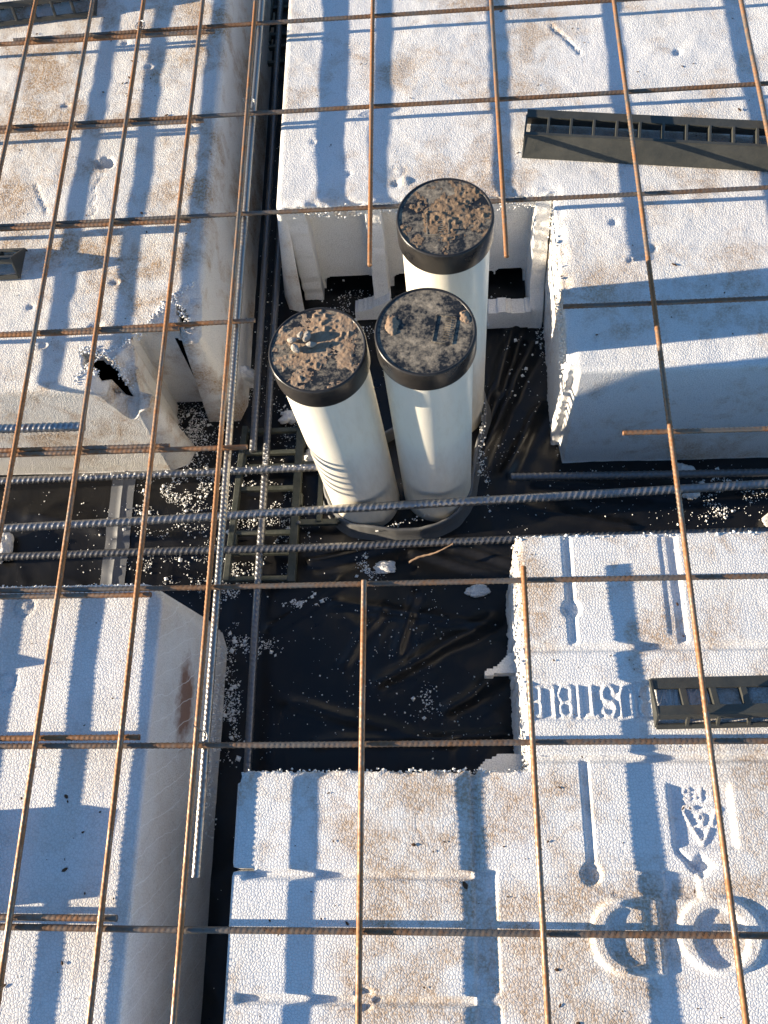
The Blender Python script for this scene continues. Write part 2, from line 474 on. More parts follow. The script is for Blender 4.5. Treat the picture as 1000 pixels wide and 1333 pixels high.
# ---- upper left pod with the broken corner
TOPU, TOPL = 0.240, 0.258
VOID = [(-.166, .829), (-.078, .826), (-.072, .806), (-.04, .79), (-.04, .60), (-.165, .60), (-.160, .70), (-.160, .77)]
SLIT = [(-.101, .870), (-.087, .860), (-.0785, .832), (-.0785, .799), (-.089, .797), (-.096, .830)]
HOLE = [(-.240, .788), (-.214, .790), (-.186, .770), (-.170, .744), (-.206, .743), (-.228, .757)]
def tl_void(x, y):
    w = 0.005 * fbm(x * 45, y * 45, 3, 3); w2 = 0.005 * fbm(x * 45 + 9, y * 45, 4, 3)
    return in_poly(x + w, y + w2, VOID) | in_poly(x + w * .8, y + w2 * .8, SLIT) | in_poly(x + w, y + w2, HOLE)
def tl_in(x, y):
    return ~tl_void(x, y)
def tl_h(x, y):
    s = -( (x + .158) * (-.7585) + (y - .806) * .6523 )      # distance past the break line, towards the corner
    s = s + 0.010 * fbm(x * 22, y * 22, 8, 3)
    sl = 0.35 + 1.5 * sstep(-.13, -.20, x) + 1.2 * sstep(.765, .72, y) * sstep(-.12, -.2, x)
    z = -np.clip(s, 0, None) * sl * sstep(-.31, -.24, x)
    z = z + sstep(0, .012, s) * (0.007 * fbm(x * 38, y * 38, 12, 4) + .003 * fbm(x * 110, y * 110, 13, 2)) 
    z = np.maximum(z, -.17)
    z = z + 0.0009 * fbm(x * 30, y * 30, 21, 4) + 0.0008 * fbm(x * 6, y * 6, 22, 2)
    # dents, crater, scratches
    d = np.hypot((x + .246) * .9 + .014 * fbm(x * 70, y * 70, 5, 4), (y - 1.149) * 1.3 + .014 * fbm(x * 70, y * 70, 6, 4))
    z = z - (.011 + .006 * fbm(x * 120, y * 120, 7, 3)) * (1 - sstep(.007, .016, d))
    for k, (a, b, rr, dp) in enumerate([(-.115, 1.235, .009, .005), (-.105, 1.218, .006, .003), (-.29, .95, .012, .003), (-.20, .91, .010, .003), (-.27, 1.30, .01, .003),
                                        (-.33, 1.28, .009, .003), (-.19, 1.36, .014, .003), (-.24, 1.42, .01, .003), (-.30, .80, .012, .003), (-.22, .83, .012, .0035), (-.33, .87, .01, .003)]):
        d = np.hypot(x - a + .006 * fbm(x * 50, y * 50, 40 + k, 2), (y - b) * 1.4)
        z = z - dp * (1 - sstep(rr * .3, rr, d))
    z = z - .0016 * (1 - sstep(.0006, .0022, seg_dist(x + .012 * fbm(x * 40, y * 40, 2, 3), y, (-.25, 1.13), (-.262, 1.02))))
    z = z - .002 * (1 - sstep(.001, .003, seg_dist(x + .004 * fbm(x * 30, y * 30, 2, 2), y, (-.36, 1.11), (-.33, 1.05))))
    return z
def tl_kind(x, y):
    inner = (np.abs(x + .075) > .004) & (np.abs(y - .735) > .004) & (x > -.9) & (y < 1.7)
    k = np.where(inner, 2, 0)
    thin = in_poly(x, y, [(-.118, .884), (-.080, .884), (-.0765, .838), (-.0765, .797), (-.101, .795), (-.113, .83)]) | in_poly(x, y, [(-.255, .80), (-.205, .795), (-.180, .765), (-.170, .665), (-.232, .66)])
    z = TOPU + tl_h(x, y)
    dep = np.where(inner & thin, .030, z + .004)
    return k, dep
xs = fine_axis(-1.15, -.075, -.45, -.075, .0035)
ys = fine_axis(.735, 1.80, .735, 1.56, .0038)
pod_tl = pod_mesh('foam_pod', xs, ys, TOPU, tl_in, tl_h, tl_kind, MAT['eps_tl'], r=.014, taper=.10, seed=50)
tag(link('foam_pod', pod_tl), 'dirty white foam void former with a broken corner, upper left under the mesh', 'foam block', 'foam void formers under the reinforcing mesh')

# ---- upper right pod, sawn out around the pipes
def tr_in(x, y):
    w = rnd_edge(x, y, 61, .003)
    return ~((x < .482 + w) & (y < 1.040 + w))
def tr_h(x, y):
    z = 0.0010 * fbm(x * 30, y * 30, 71, 4) + 0.0015 * fbm(x * 6, y * 6, 72, 2)
    near = np.minimum(np.where(y < 1.05, np.abs(x - .482), 9), np.where(x < .49, np.abs(y - 1.04), 9))
    z = z - (1 - sstep(0, .018, near)) * .005 * (0.5 + fbm(x * 55, y * 55, 73, 3))
    for k, (a, b, rr, dp) in enumerate([(.16, 1.10, .008, .002), (.10, 1.17, .008, .002), (.25, 1.08, .012, -.003), (.235, 1.075, .008, .004), (.62, .93, .010, .003), (.57, .98, .008, .003), (.70, 1.32, .009, .004),
                                        (.64, .86, .012, .002), (.585, .91, .006, .003)]):
        d = np.hypot(x - a + .005 * fbm(x * 50, y * 50, 240 + k, 2), (y - b))
        z = z - dp * (1 - sstep(rr * .3, rr, d))
    z = z - .003 * (1 - sstep(.001, .003, seg_dist(x + .003 * fbm(x * 60, y * 60, 2, 2), y, (.50, 1.40), (.545, 1.33))))
    # shallow moulded rings of the ejector pins
    for (a, b) in ((.515, .772), (.72, .785), (.57, .80), (.24, 1.10)):
        d = np.abs(np.hypot(x - a, y - b) - .010)
        z = z - .0012 * (1 - sstep(.0006, .002, d))
    return z
def tr_kind(x, y):
    cutx = (np.abs(x - .482) < .012) & (y < 1.045)
    cuty = (x < .479) & (y < 1.06) & (x > .056)
    k = np.where(cutx | cuty, 1, 0)
    dep = np.where(cuty & (x < .474), .020 + .010 * (fbm(x * 90, y * 3, 99, 3)), TOPU + .004 + tr_h(x, y))
    return k, dep
xs = fine_axis(.052, 1.14, .052, .86, .0038, (.482,))
ys = fine_axis(.728, 1.80, .728, 1.56, .0040, (1.040,))
pod = thing('foam_pod', 'white foam void former sawn out around the capped pipes, upper right', 'foam block', (0, 0, 0), 'foam void formers under the reinforcing mesh')
link('body', pod_mesh('body', xs, ys, TOPU, tr_in, tr_h, tr_kind, MAT['eps_tr'], r=.007, taper=.12, seed=80), pod)

def rough_panel(name, poly_uv, origin, U, Vv, thick, mat, parent, res=.0026, rough=.0015, seed=0, holes=()):
    """slab in the plane origin+u*U+v*Vv, thickness along UxV, gridded, cut edges roughened"""
    U = np.array(U, float); Vv = np.array(Vv, float); Wn = np.cross(U, Vv); Wn /= np.linalg.norm(Wn)
    pu = np.array(poly_uv)
    us = np.linspace(pu[:, 0].min(), pu[:, 0].max(), max(2, int((np.ptp(pu[:, 0])) / res) + 1))
    vs = np.linspace(pu[:, 1].min(), pu[:, 1].max(), max(2, int((np.ptp(pu[:, 1])) / res) + 1))
    cu = (us[1:] + us[:-1]) / 2; cv = (vs[1:] + vs[:-1]) / 2
    CU, CV = np.meshgrid(cu, cv)
    w = rough * 2 * fbm(CU * 60, CV * 60, seed, 2)
    m = in_poly(CU + w, CV + w, poly_uv)
    for h in holes: m &= ~in_poly(CU, CV, h)
    A, B = np.meshgrid(us, vs)
    n = A.size
    vf = []
    for t in (0, thick):
        wob = rough * fbm(A * 40, B * 40, seed + 3 + int(t * 1e4), 3)
        vf.append(np.array(origin) + A[..., None] * U + B[..., None] * Vv + (t + wob)[..., None] * Wn)
    V = np.concatenate([v.reshape(-1, 3) for v in vf])
    F0 = grid_faces(len(us), len(vs))[m.ravel()]
    faces = [F0[:, ::-1], F0 + n]
    nx = len(us); mp = np.zeros((len(vs) + 1, nx + 1), bool); mp[1:-1, 1:-1] = m
    side = []
    for jj, ii in zip(*np.nonzero(m)):
        a = jj * nx + ii
        for (p, q, out) in ((a, a + 1, mp[jj, ii + 1]), (a + 1, a + 1 + nx, mp[jj + 1, ii + 2]), (a + 1 + nx, a + nx, mp[jj + 2, ii + 1]), (a + nx, a, mp[jj + 1, ii])):
            if not out: side.append((p, q, q + n, p + n))
    sd_ = np.array(side); V = np.concatenate([V, V]); faces.append(sd_ + 2 * n)
    FF = np.concatenate(faces); used = np.unique(FF); re = -np.ones(len(V), int); re[used] = np.arange(len(used))
    return link(name, make_mesh(name, V[used], [re[FF]], mat), parent)

def rrect(u0, u1, v1, r=.012):
    pts = [(u0, -.02)]
    for k in range(5):
        a = math.pi - k * math.pi / 8; pts.append((u0 + r + r * math.cos(a), v1 - r + r * math.sin(a)))
    for k in range(5):
        a = math.pi / 2 - k * math.pi / 8; pts.append((u1 - r + r * math.cos(a), v1 - r + r * math.sin(a)))
    return pts + [(u1, -.02)]
# back wall of the opened cells with its drain openings
rough_panel('back_wall', [(.058, -.003), (.478, -.003), (.478, .236), (.058, .236)], (0, 1.058, 0), (1, 0, 0), (0, 0.05, 1), -.03, MAT['eps_piece'], pod, res=.0024, rough=.0004, seed=3,
            holes=(rrect(.094, .186, .030), rrect(.218, .40, .030), rrect(.40, .452, .034)))
# webs between the cells: plane yz
def web_panel(front, yb, x0, thick, parent, seed):
    zs = np.linspace(-.002, .234, 80); nc = 10; fz = np.array([p[1] for p in front]); fy = np.array([p[0] for p in front])
    yf = np.interp(zs, fz, fy) + .0022 * fbm(zs * 60, zs * 0 + seed, seed, 3)
    t = np.linspace(0, 1, nc); V = []; cols = []
    # ring in plan for each height: left face back to front, sawn front face, right face front to back
    for z, y0 in zip(zs, yf):
        xl = x0 + .0008 * float(fbm(np.array([z * 50]), np.array([seed * 1.]), seed, 2)[0]); xr = x0 + thick + .0008 * float(fbm(np.array([z * 50]), np.array([seed + 9.]), seed, 2)[0])
        ring = [(xl, yb - (yb - y0) * k) for k in t] + [(xl + (xr - xl) * k, y0 + .0012 * float(fbm(np.array([k * 9 + z * 70]), np.array([z * 90]), seed + 3, 2)[0])) for k in np.linspace(.08, .92, 8)] + [(xr, y0 + (yb - y0) * k) for k in t]
        V += [(p[0], p[1], z) for p in ring]
    n = 2 * nc + 8
    return link('web', make_mesh('web', np.array(V), [grid_faces(n, len(zs))], MAT['eps_piece']), parent)
web_panel([(1.035, 0), (1.036, .24)], 1.075, .056, .034, pod, 11)
web_panel([(1.000, 0), (1.018, .10), (1.034, .24)], 1.075, .186, .026, pod, 12)
web_panel([(.955, 0), (.962, .045), (.988, .07), (1.010, .15), (1.034, .24)], 1.075, .455, .024, pod, 13)
rough_panel('wall_stub', [(.384, .0), (.458, 0), (.458, .046), (.43, .044), (.41, .049), (.384, .045)], (0, .957, 0), (1, 0, 0), (0, 0, 1), -.030, MAT['eps_piece'], pod, rough=.0009, seed=14)
rough_panel('wall_stub', [(.150, .0), (.215, 0), (.215, .05), (.18, .03), (.150, .02)], (0, .985, 0), (1, 0, 0), (0, 0.1, 1), -.028, MAT['eps_piece'], pod, rough=.0009, seed=15)

# ---- lower left pod
def bl_in(x, y):
    return ~((x + y > .316 + .0015 * fbm(x * 50, y * 50, 2, 2)))
def bl_h(x, y):
    z = 0.0004 * fbm(x * 35, y * 35, 81, 3) + 0.0010 * fbm(x * 7, y * 7, 82, 2)
    for (a, b) in ((-.255, .385), (-.262, .285), (-.277, .163), (-.235, -.05)):
        dd = np.hypot(x - a, y - b)
        z = z - .0022 * (1 - sstep(.0008, .0028, np.abs(dd - .012))) + .0015 * (1 - sstep(.002, .006, dd))
    z = z - .003 * (1 - sstep(.0005, .012, np.abs(y - .408))) * np.clip(.4 + fbm(x * 80, y * 80, 83, 3), 0, 1)
    return z
def bl_kind(x, y):
    return np.zeros(np.shape(x)), np.full(np.shape(x), TOPL + .006)
xs = fine_axis(-1.15, -.074, -.36, -.074, .004)
ys = fine_axis(-.68, .408, -.16, .408, .004)
tag(link('foam_pod', pod_mesh('foam_pod', xs, ys, TOPL, bl_in, bl_h, bl_kind, MAT['eps_bl'], r=.006, taper=.09, seed=120)),
    'clean white foam void former with beaded top, lower left of the trench', 'foam block', 'foam void formers under the reinforcing mesh')

# ---- lower right pod with moulded grooves, panels and lettering
def stroke_field(x, y, strokes, w):
    d = np.full(np.shape(x), 9.0)
    for p, q in strokes: d = np.minimum(d, seg_dist(x, y, p, q))
    return 1 - sstep(w * .55, w * 1.25, d)
GLYPH = {   # unit box 0..1 x 0..1, upright
    'E': [((0, 0), (0, 1)), ((0, 1), (1, 1)), ((0, .5), (.8, .5)), ((0, 0), (1, 0))],
    'L': [((0, 1), (0, 0)), ((0, 0), (1, 0))],
    'I': [((.5, 0), (.5, 1))],
    'T': [((.5, 0), (.5, 1)), ((0, 1), (1, 1))],
    'U': [((0, 1), (0, .25)), ((0, .25), (.25, 0)), ((.25, 0), (.75, 0)), ((.75, 0), (1, .25)), ((1, .25), (1, 1))],
    'S': [((1, .82), (.75, 1)), ((.75, 1), (.25, 1)), ((.25, 1), (0, .8)), ((0, .8), (0, .65)), ((0, .65), (.25, .52)), ((.25, .52), (.75, .48)), ((.75, .48), (1, .35)), ((1, .35), (1, .2)), ((1, .2), (.75, 0)), ((.75, 0), (.25, 0)), ((.25, 0), (0, .18))],
    'B': [((0, 0), (0, 1)), ((0, 1), (.7, 1)), ((.7, 1), (.95, .85)), ((.95, .85), (.95, .68)), ((.95, .68), (.7, .53)), ((0, .53), (.7, .53)), ((.7, .53), (1, .35)), ((1, .35), (1, .18)), ((1, .18), (.75, 0)), ((.75, 0), (0, 0))],
    'M': [((0, 0), (0, 1)), ((0, 1), (.5, .3)), ((.5, .3), (1, 1)), ((1, 1), (1, 0))],
    'O': [((.3, 0), (.7, 0)), ((.7, 0), (1, .3)), ((1, .3), (1, .7)), ((1, .7), (.7, 1)), ((.7, 1), (.3, 1)), ((.3, 1), (0, .7)), ((0, .7), (0, .3)), ((0, .3), (.3, 0))],
    'C': [((1, .8), (.7, 1)), ((.7, 1), (.3, 1)), ((.3, 1), (0, .7)), ((0, .7), (0, .3)), ((0, .3), (.3, 0)), ((.3, 0), (.7, 0)), ((.7, 0), (1, .2))],
    'P': [((0, 0), (0, 1)), ((0, 1), (.75, 1)), ((.75, 1), (1, .85)), ((1, .85), (1, .65)), ((1, .65), (.75, .5)), ((.75, .5), (0, .5))],
    '6': [((.9, .95), (.4, .95)), ((.4, .95), (.1, .6)), ((.1, .6), (.1, .2)), ((.1, .2), (.35, 0)), ((.35, 0), (.7, 0)), ((.7, 0), (.95, .2)), ((.95, .2), (.95, .4)), ((.95, .4), (.7, .55)), ((.7, .55), (.2, .5))],
}
def glyph(ch, cx, cy, w, h):       # turned by 180 degrees, as the pod lies
    return [((cx + w / 2 - p[0] * w, cy + h / 2 - p[1] * h), (cx + w / 2 - q[0] * w, cy + h / 2 - q[1] * h)) for p, q in GLYPH[ch]]
TEXT = []
for ch, cx, w in (('E', .4085, .010), ('L', .4235, .012), ('B', .4425, .014), ('I', .4590, .006), ('T', .4745, .015), ('S', .4945, .015), ('U', .5165, .016), ('B', .5375, .014), ('M', .560, .017), ('O', .583, .016), ('C', .605, .015)):
    TEXT += glyph(ch, cx, .2545, w, .035)
SMALL = []
for ch, cx in (('S', .5735), ('P', .5865), ('E', .5995)):
    SMALL += glyph(ch, cx, .147, .0085, .012)
SMALL += glyph('6', .5865, .119, .008, .012)
TRI = [((.568, .132), (.581, .132)), ((.592, .132), (.605, .132)), ((.605, .130), (.598, .115)), ((.594, .108), (.586, .093)), ((.585, .094), (.577, .108)), ((.574, .114), (.567, .130))]
def rbox(x, y, x0, x1, y0, y1, rl, rr):
    cx, cy = (x0 + x1) / 2, (y0 + y1) / 2; hx, hy = (x1 - x0) / 2, (y1 - y0) / 2
    r = np.where(x < cx, rl, rr)
    qx = np.abs(x - cx) - hx + r; qy = np.abs(y - cy) - hy + r
    return np.hypot(np.maximum(qx, 0), np.maximum(qy, 0)) + np.minimum(np.maximum(qx, qy), 0) - r
def br_in(x, y):
    w = rnd_edge(x, y, 161, .003)
    notch = (x < .394 + w) & (y > .173 + w * .7)
    gap = (x < .076 + w * .6) & (y > .0585) & (y < .0685)
    return ~(notch | gap)
def br_h(x, y):
    z = 0.0004 * fbm(x * 35, y * 35, 181, 3) + 0.0010 * fbm(x * 7, y * 7, 182, 2)
    def groove(x0, x1, y0, y1, d, s=.0018):
        nonlocal z
        z = z - d * box_mask(x, y, x0, x1, y0, y1, s)
    def disc(a, b, r, d):
        nonlocal z
        dd = np.hypot(x - a, y - b)
        f = 1 - sstep(r * .8, r * 1.1, dd); z = z * (1 - f) - d * f
    groove(.385, 1.2, .316, .326, .0055)
    groove(.4535, .4625, .326, .48, .0035); disc(.458, .370, .0115, .0045)
    groove(.5865, .5965, .326, .48, .0035); groove(.575, .5865, .335, .48, .0014)
    groove(.385, 1.2, .442, .446, .0008)
    groove(.402, .66, .2325, .2785, .0032, .0022)
    z = z + .0024 * stroke_field(x, y, TEXT, .0022)
    groove(.385, 1.2, .195, .205, .0016); groove(.385, 1.2, .1835, .1925, .0055)
    groove(.455, .463, .072, .184, .0035); disc(.458, .061, .0115, .0045)
    groove(.33, .54, .059, .064, .0012); groove(.538, .575, .036, .064, .003); groove(.48, .54, .037, .041, .0012)
    # recess with the recycling mark
    q = rbox(x - .02 * (.12 - y) * 0, y, .551, .625, .086, .160, .003, .003)
    z = z - .0045 * (1 - sstep(-.007, .001, q))
    z = z + .0016 * stroke_field(x, y, SMALL, .0012) + .0020 * stroke_field(x, y, TRI, .0018)
    dn = np.abs(x - .580) * .9 + np.abs(y - .070) * 1.0 + .003 * fbm(x * 90, y * 90, 6, 2)
    z = z - .006 * (1 - sstep(.006, .016, dn))
    z = z - .003 * (1 - sstep(.001, .0035, seg_dist(x, y, (.556, .085), (.575, .066))))
    # raised D and O and P of the pod's own lettering
    o = rbox(x, y, .451, .530, -.042, .037, .038, .003); i = rbox(x, y, .470, .510, -.030, .025, .026, .003)
    ring = (1 - sstep(-.004, .0015, o)) * sstep(-.0015, .004, i)
    e1 = np.hypot((x - .592) / .047, y / .040); e2 = np.hypot((x - .592) / .027, (y + .003) / .028)
    ring2 = (1 - sstep(.92, 1.03, e1)) * sstep(.96, 1.12, e2)
    p1 = rbox(x, y, .66, .739, -.006, .037, .020, .003); p2 = rbox(x, y, .68, .72, .006, .026, .009, .002)
    ring3 = np.maximum((1 - sstep(-.004, .0015, p1)) * sstep(-.0015, .004, p2), box_mask(x, y, .720, .739, -.042, .037))
    z = z + .0046 * np.maximum(np.maximum(ring, ring2), ring3)
    # left field: panels with joints
    groove(.06, .325, .0545, .0630, .0060); groove(.325, .3345, .064, .2, .0035)
    groove(.325, .350, -.060, .064, .0030); groove(.06, .325, -.0725, -.0640, .0060); groove(.325, .350, -.30, -.072, .003)
    groove(.325, .345, -.0645, -.060, .0010)
    disc(.2015, -.0675, .0115, .0045)
    z = z - .0018 * (1 - sstep(.0006, .0020, np.abs(np.hypot(x - .285, y - .115) - .024))) * .2
    near = np.minimum(np.where(y > .17, np.abs(x - .394), 9), np.where(x < .40, np.abs(y - .173), 9))
    z = z - (1 - sstep(0, .008, near)) * .003 * np.clip(.5 + fbm(x * 75, y * 75, 173, 3), 0, 1)
    return z
def br_kind(x, y):
    cut = ((np.abs(x - .394) < .012) & (y > .17)) | ((np.abs(y - .173) < .012) & (x < .40))
    return np.where(cut, 1, 0), np.full(np.shape(x), TOPL + .006)
xs = fine_axis(.050, 1.14, .050, .70, .0022, (.394,))
ys = fine_axis(-.63, .465, -.12, .465, .0022, (.173,))
pod = thing('foam_pod', 'white foam void former with moulded lettering and grooves, lower right', 'foam block', (0, 0, 0), 'foam void formers under the reinforcing mesh')
link('body', pod_mesh('body', xs, ys, TOPL, br_in, br_h, br_kind, MAT['eps_br'], r=.004, taper=.05, seed=160), pod)
rough_panel('broken_ledge', [(.355, .318), (.40, .312), (.40, .352), (.385, .345), (.372, .330), (.352, .322)], (0, 0, .10), (1, 0, 0), (0, 1, 0), .022, MAT['eps_piece'], pod, res=.003, rough=.003, seed=31)
rough_panel('broken_ledge', [(.335, .168), (.40, .165), (.40, .205), (.375, .207), (.350, .202), (.338, .19)], (0, 0, .12), (1, 0, 0), (0, 1, 0), .022, MAT['eps_piece'], pod, res=.003, rough=.003, seed=32)

# ------------------------------------------------------------------ pipes with caps
def lathe(name, prof, seg, mat, parent, uneven=0.0):
    pr_ = np.array(prof); n = len(pr_)
    a = np.linspace(0, 2 * np.pi, seg, endpoint=False)
    V = np.stack([pr_[:, 0][:, None] * np.cos(a), pr_[:, 0][:, None] * np.sin(a), np.repeat(pr_[:, 1][:, None], seg, 1)], -1).reshape(-1, 3)
    i = np.arange(n - 1)[:, None] * seg + np.arange(seg)[None, :]; j = np.arange(n - 1)[:, None] * seg + (np.arange(seg)[None, :] + 1) % seg
    return link(name, make_mesh(name, V, [np.stack([i, j, j + seg, i + seg], -1).reshape(-1, 4)], mat), parent)

CAPZ = .485
def soil_patch(name, label, root_loc, R3, mat, field, seed, rad=.0555, res=.0011, amp=.003):
    n = int(rad * 2 / res)
    u = np.linspace(-rad, rad, n + 1)
    X, Y = np.meshgrid(u, u)
    f = field(X, Y)
    cx = (u[1:] + u[:-1]) / 2; CX, CY = np.meshgrid(cx, cx)
    m = (field(CX, CY) > 0) & (np.hypot(CX, CY) < rad)
    gr = np.clip(fbm(X * 330, Y * 330, seed, 3), -.4, 1) * .0007
    Z = .0002 + np.clip(f, -.1, 1) * amp + np.where(f > .02, gr, 0) + np.where(f > .10, np.clip(vnoise(X * 240, Y * 240, seed + 8) - .66, 0, 1) * .0055, 0)
    Z = np.where(f <= 0, .0001, Z)
    P = np.stack([X, Y, Z], -1).reshape(-1, 3)
    F = grid_faces(n + 1, n + 1)[m.ravel()]
    used = np.unique(F); re = -np.ones(len(P), int); re[used] = np.arange(len(used))
    o = link(name, make_mesh(name, P[used], [re[F]], mat))
    o.location = root_loc; o.rotation_euler = R3
    return tag(o, label, 'soil', kind='stuff')

def pipe(label, top, base, rotz):
    top = Vector(top); base = Vector(base)
    d = (top - base); H = d.length
    t = thing('drain_pipe', label, 'pipe', tuple(base), 'capped drain pipes in the opening')
    q = Vector((0, 0, 1)).rotation_difference(d) ; e = (q.to_matrix() @ Matrix.Rotation(rotz, 3, 'Z')).to_euler()
    t.rotation_euler = e
    lathe('pipe_body', [(.0548, -.06), (.055, .0), (.055, .12), (.0551, .125), (.055, .13), (.055, H - .01)], 96, MAT['pvc'], t)
    cap = lathe('cap', [(.0562, H - .036), (.0588, H - .0355), (.0592, H - .034), (.0592, H - .003), (.0586, H - .001), (.0574, H), (.0560, H - .0004), (.0552, H - .0012)], 96, MAT['cap_side'], t)
    lathe('cap_face', [(.0552, H - .0012), (.040, H - .0013), (.02, H - .0013), (.0001, H - .0012)], 96, MAT['cap_top'], cap)
    return t, H, cap, e, top

pl, H1, cap1, e1, t1 = pipe('capped cream drain pipe topped with reddish soil and pebbles, leftmost of three', (.1565, .635, CAPZ - .024), (.172, .635, 0), 0.0)
pc, H2, cap2, e2, t2 = pipe('capped cream drain pipe with a moulded rectangle on its dusty cap, in the middle', (.285, .639, CAPZ), (.290, .648, 0), 0.0)
pb, H3, cap3, e3, t3 = pipe('rear capped cream drain pipe with brown soil heaped on its cap', (.311, .794, CAPZ + .008), (.316, .797, 0), 0.0)

# moulded rectangle with a row of strokes on two of the caps
def emblem(cap, H, cx, cy, w, h, ang):
    mb = MB()
    Rz = Matrix.Rotation(ang, 3, 'Z')
    c = Vector((cx, cy, H - .0008))
    for (x, y, sx, sy) in ((-w / 2, 0, .0012, h), (w / 2, 0, .0012, h), (0, -h / 2, w, .0012), (0, h / 2, w, .0012)):
        mb.box(c + Rz @ Vector((x, y, 0)), sx, sy, .0011, Rz)
    for k in range(9):
        mb.box(c + Rz @ Vector((w * .12, -h * .34 + k * h * .085, 0)), w * .34, .0009, .0010, Rz)
    return mb.build('moulded_mark', MAT['cap_top'], cap)
emblem(cap2, H2, .022, .001, .023, .036, -.18)
emblem(cap3, H3, -.009, -.009, .026, .034, .9 - .9)

soil_patch('soil', 'reddish soil caked on the cap of the leftmost pipe', tuple(t1 - Vector((0, 0, .0012))), e1, MAT['soil_red'],
           lambda x, y: fbm(x * 55, y * 55, 301, 4) * .55 + .40 * np.exp(-((x - .012) ** 2 + (y - .010) ** 2) / .0009) - .06 + .25 * np.exp(-((x - .012) ** 2 + (y - .03) ** 2) / .0002) + .14 * fbm(x * 260, y * 260, 305, 2), 302, amp=.0016)
soil_patch('soil', 'small reddish soil lump on the dusty cap of the middle pipe', tuple(t2 - Vector((0, 0, .0012))), e2, MAT['soil_red'],
           lambda x, y: np.maximum(1.0 * np.exp(-(((x + .038) / .008) ** 2 + ((y - .010) / .013) ** 2)) - .34, .8 * np.exp(-(((x - .046) / .007) ** 2 + ((y - .016) / .010) ** 2)) - .35) + .25 * fbm(x * 120, y * 120, 311, 3), 312, amp=.004)
soil_patch('soil', 'brown soil heaped on the cap of the rear pipe', tuple(t3 - Vector((0, 0, .0012))), e3, MAT['soil_brown'],
           lambda x, y: fbm(x * 60, y * 60, 321, 4) * .5 + .55 * np.exp(-((x - .006) ** 2 + (y - .008) ** 2) / .0011) - .14 + .14 * fbm(x * 260, y * 260, 325, 2), 322, amp=.0022)

def blob(name, r, seed, mat, squash=(1, 1, 1), rough=.25, sub=2):
    import bmesh
    bm = bmesh.new(); bmesh.ops.create_icosphere(bm, subdivisions=sub, radius=1)
    rr = np.random.default_rng(seed); off = rr.uniform(0, 50, 3)
    for v in bm.verts:
        c = v.co
        n = float(fbm(np.array([c.x * 1.6 + off[0] + c.z]), np.array([c.y * 1.6 + off[1] - c.z * .7]), seed, 3)[0])
        n2 = float(fbm(np.array([c.x * 6 + off[1] + c.z * 5]), np.array([c.y * 6 + off[2] - c.z * 4]), seed + 1, 3)[0])
        s = r * (1 + rough * n + rough * .45 * n2)
        v.co = Vector((c.x * s * squash[0], c.y * s * squash[1], c.z * s * squash[2]))
    me = bpy.data.meshes.new(name); bm.to_mesh(me); bm.free(); me.materials.append(mat)
    for p in me.polygons: p.use_smooth = sub > 2
    return me
STN = [((.1265, .634), .0045, 'pale pebble nearest the left rim of the leftmost pipe cap'), ((.136, .640), .0042, 'pale pebble at the upper end of the pebble row on the leftmost pipe cap'),
       ((.131, .622), .0050, 'pale oblong pebble nearest the viewer on the leftmost pipe cap'), ((.150, .627), .0046, 'pale pebble at the right end of the pebble row on the leftmost pipe cap'),
       ((.144, .638), .0055, 'largest pale pebble in the middle of the leftmost pipe cap')]
for i, ((x, y), r, lb) in enumerate(STN):
    o = link('pebble', blob('pebble', r, 40 + i, MAT['stone'], (1.3, .85, .9), .35), None, (x, y + .012, CAPZ - .024 + .0035))
    o.rotation_euler = (0, 0, i * 1.1)
    tag(o, lb, 'pebble', 'pebbles on the pipe cap')

# collar of plastic round the foot of the pipes
def collar():
    pts = []
    hull = [(.130, .600, .045), (.172, .612, .045), (.235, .622, .05), (.290, .630, .05)]
    key = [(.112, .625), (.125, .600), (.150, .582), (.185, .573), (.230, .569), (.275, .573), (.315, .590), (.340, .622), (.350, .665), (.356, .710), (.368, .755), (.372, .80), (.352, .842), (.312, .857), (.272, .842), (.255, .80), (.225, .755), (.175, .722), (.130, .705), (.108, .668)]
    k = np.array(key); n = len(k); P = []
    for i in range(n):
        p0, p1, p2, p3 = k[i - 1], k[i], k[(i + 1) % n], k[(i + 2) % n]
        for t in np.linspace(0, 1, 8, endpoint=False):
            P.append(.5 * ((2 * p1) + (p2 - p0) * t + (2 * p0 - 5 * p1 + 4 * p2 - p3) * t * t + (3 * p1 - p0 - 3 * p2 + p3) * t ** 3))
    P = np.array(P); m = len(P)
    tn = np.roll(P, -1, 0) - np.roll(P, 1, 0); tn /= np.linalg.norm(tn, axis=1, keepdims=True); nr = np.stack([tn[:, 1], -tn[:, 0]], -1)
    s = np.arange(m)
    wob = .0022 * fbm(s * .21, s * 0 + 3, 5, 3); hz = .034 + .006 * fbm(s * .12, s * 0, 9, 2)
    rows = []
    for (o, z) in ((.012, -.008), (.008, .002), (.005, .008), (.004, .018), (.003, .9), (.0015, 1.0), (-.0015, 1.0), (-.003, .9), (-.002, .01), (-.002, -.004)):
        zz = np.where(np.full(m, z) > .5, hz * z, z)
        rows.append(np.stack([P[:, 0] + nr[:, 0] * (o + wob), P[:, 1] + nr[:, 1] * (o + wob), zz], -1))
    V = np.concatenate(rows); F = []
    for r in range(len(rows) - 1):
        a = r * m + np.arange(m); b = r * m + (np.arange(m) + 1) % m
        F.append(np.stack([a, b, b + m, a + m], -1))
    return make_mesh('pipe_collar', V, F, MAT['collar'])
tag(link('pipe_collar', collar()), 'dark grey plastic collar wrapped round the foot of the three pipes', 'collar')

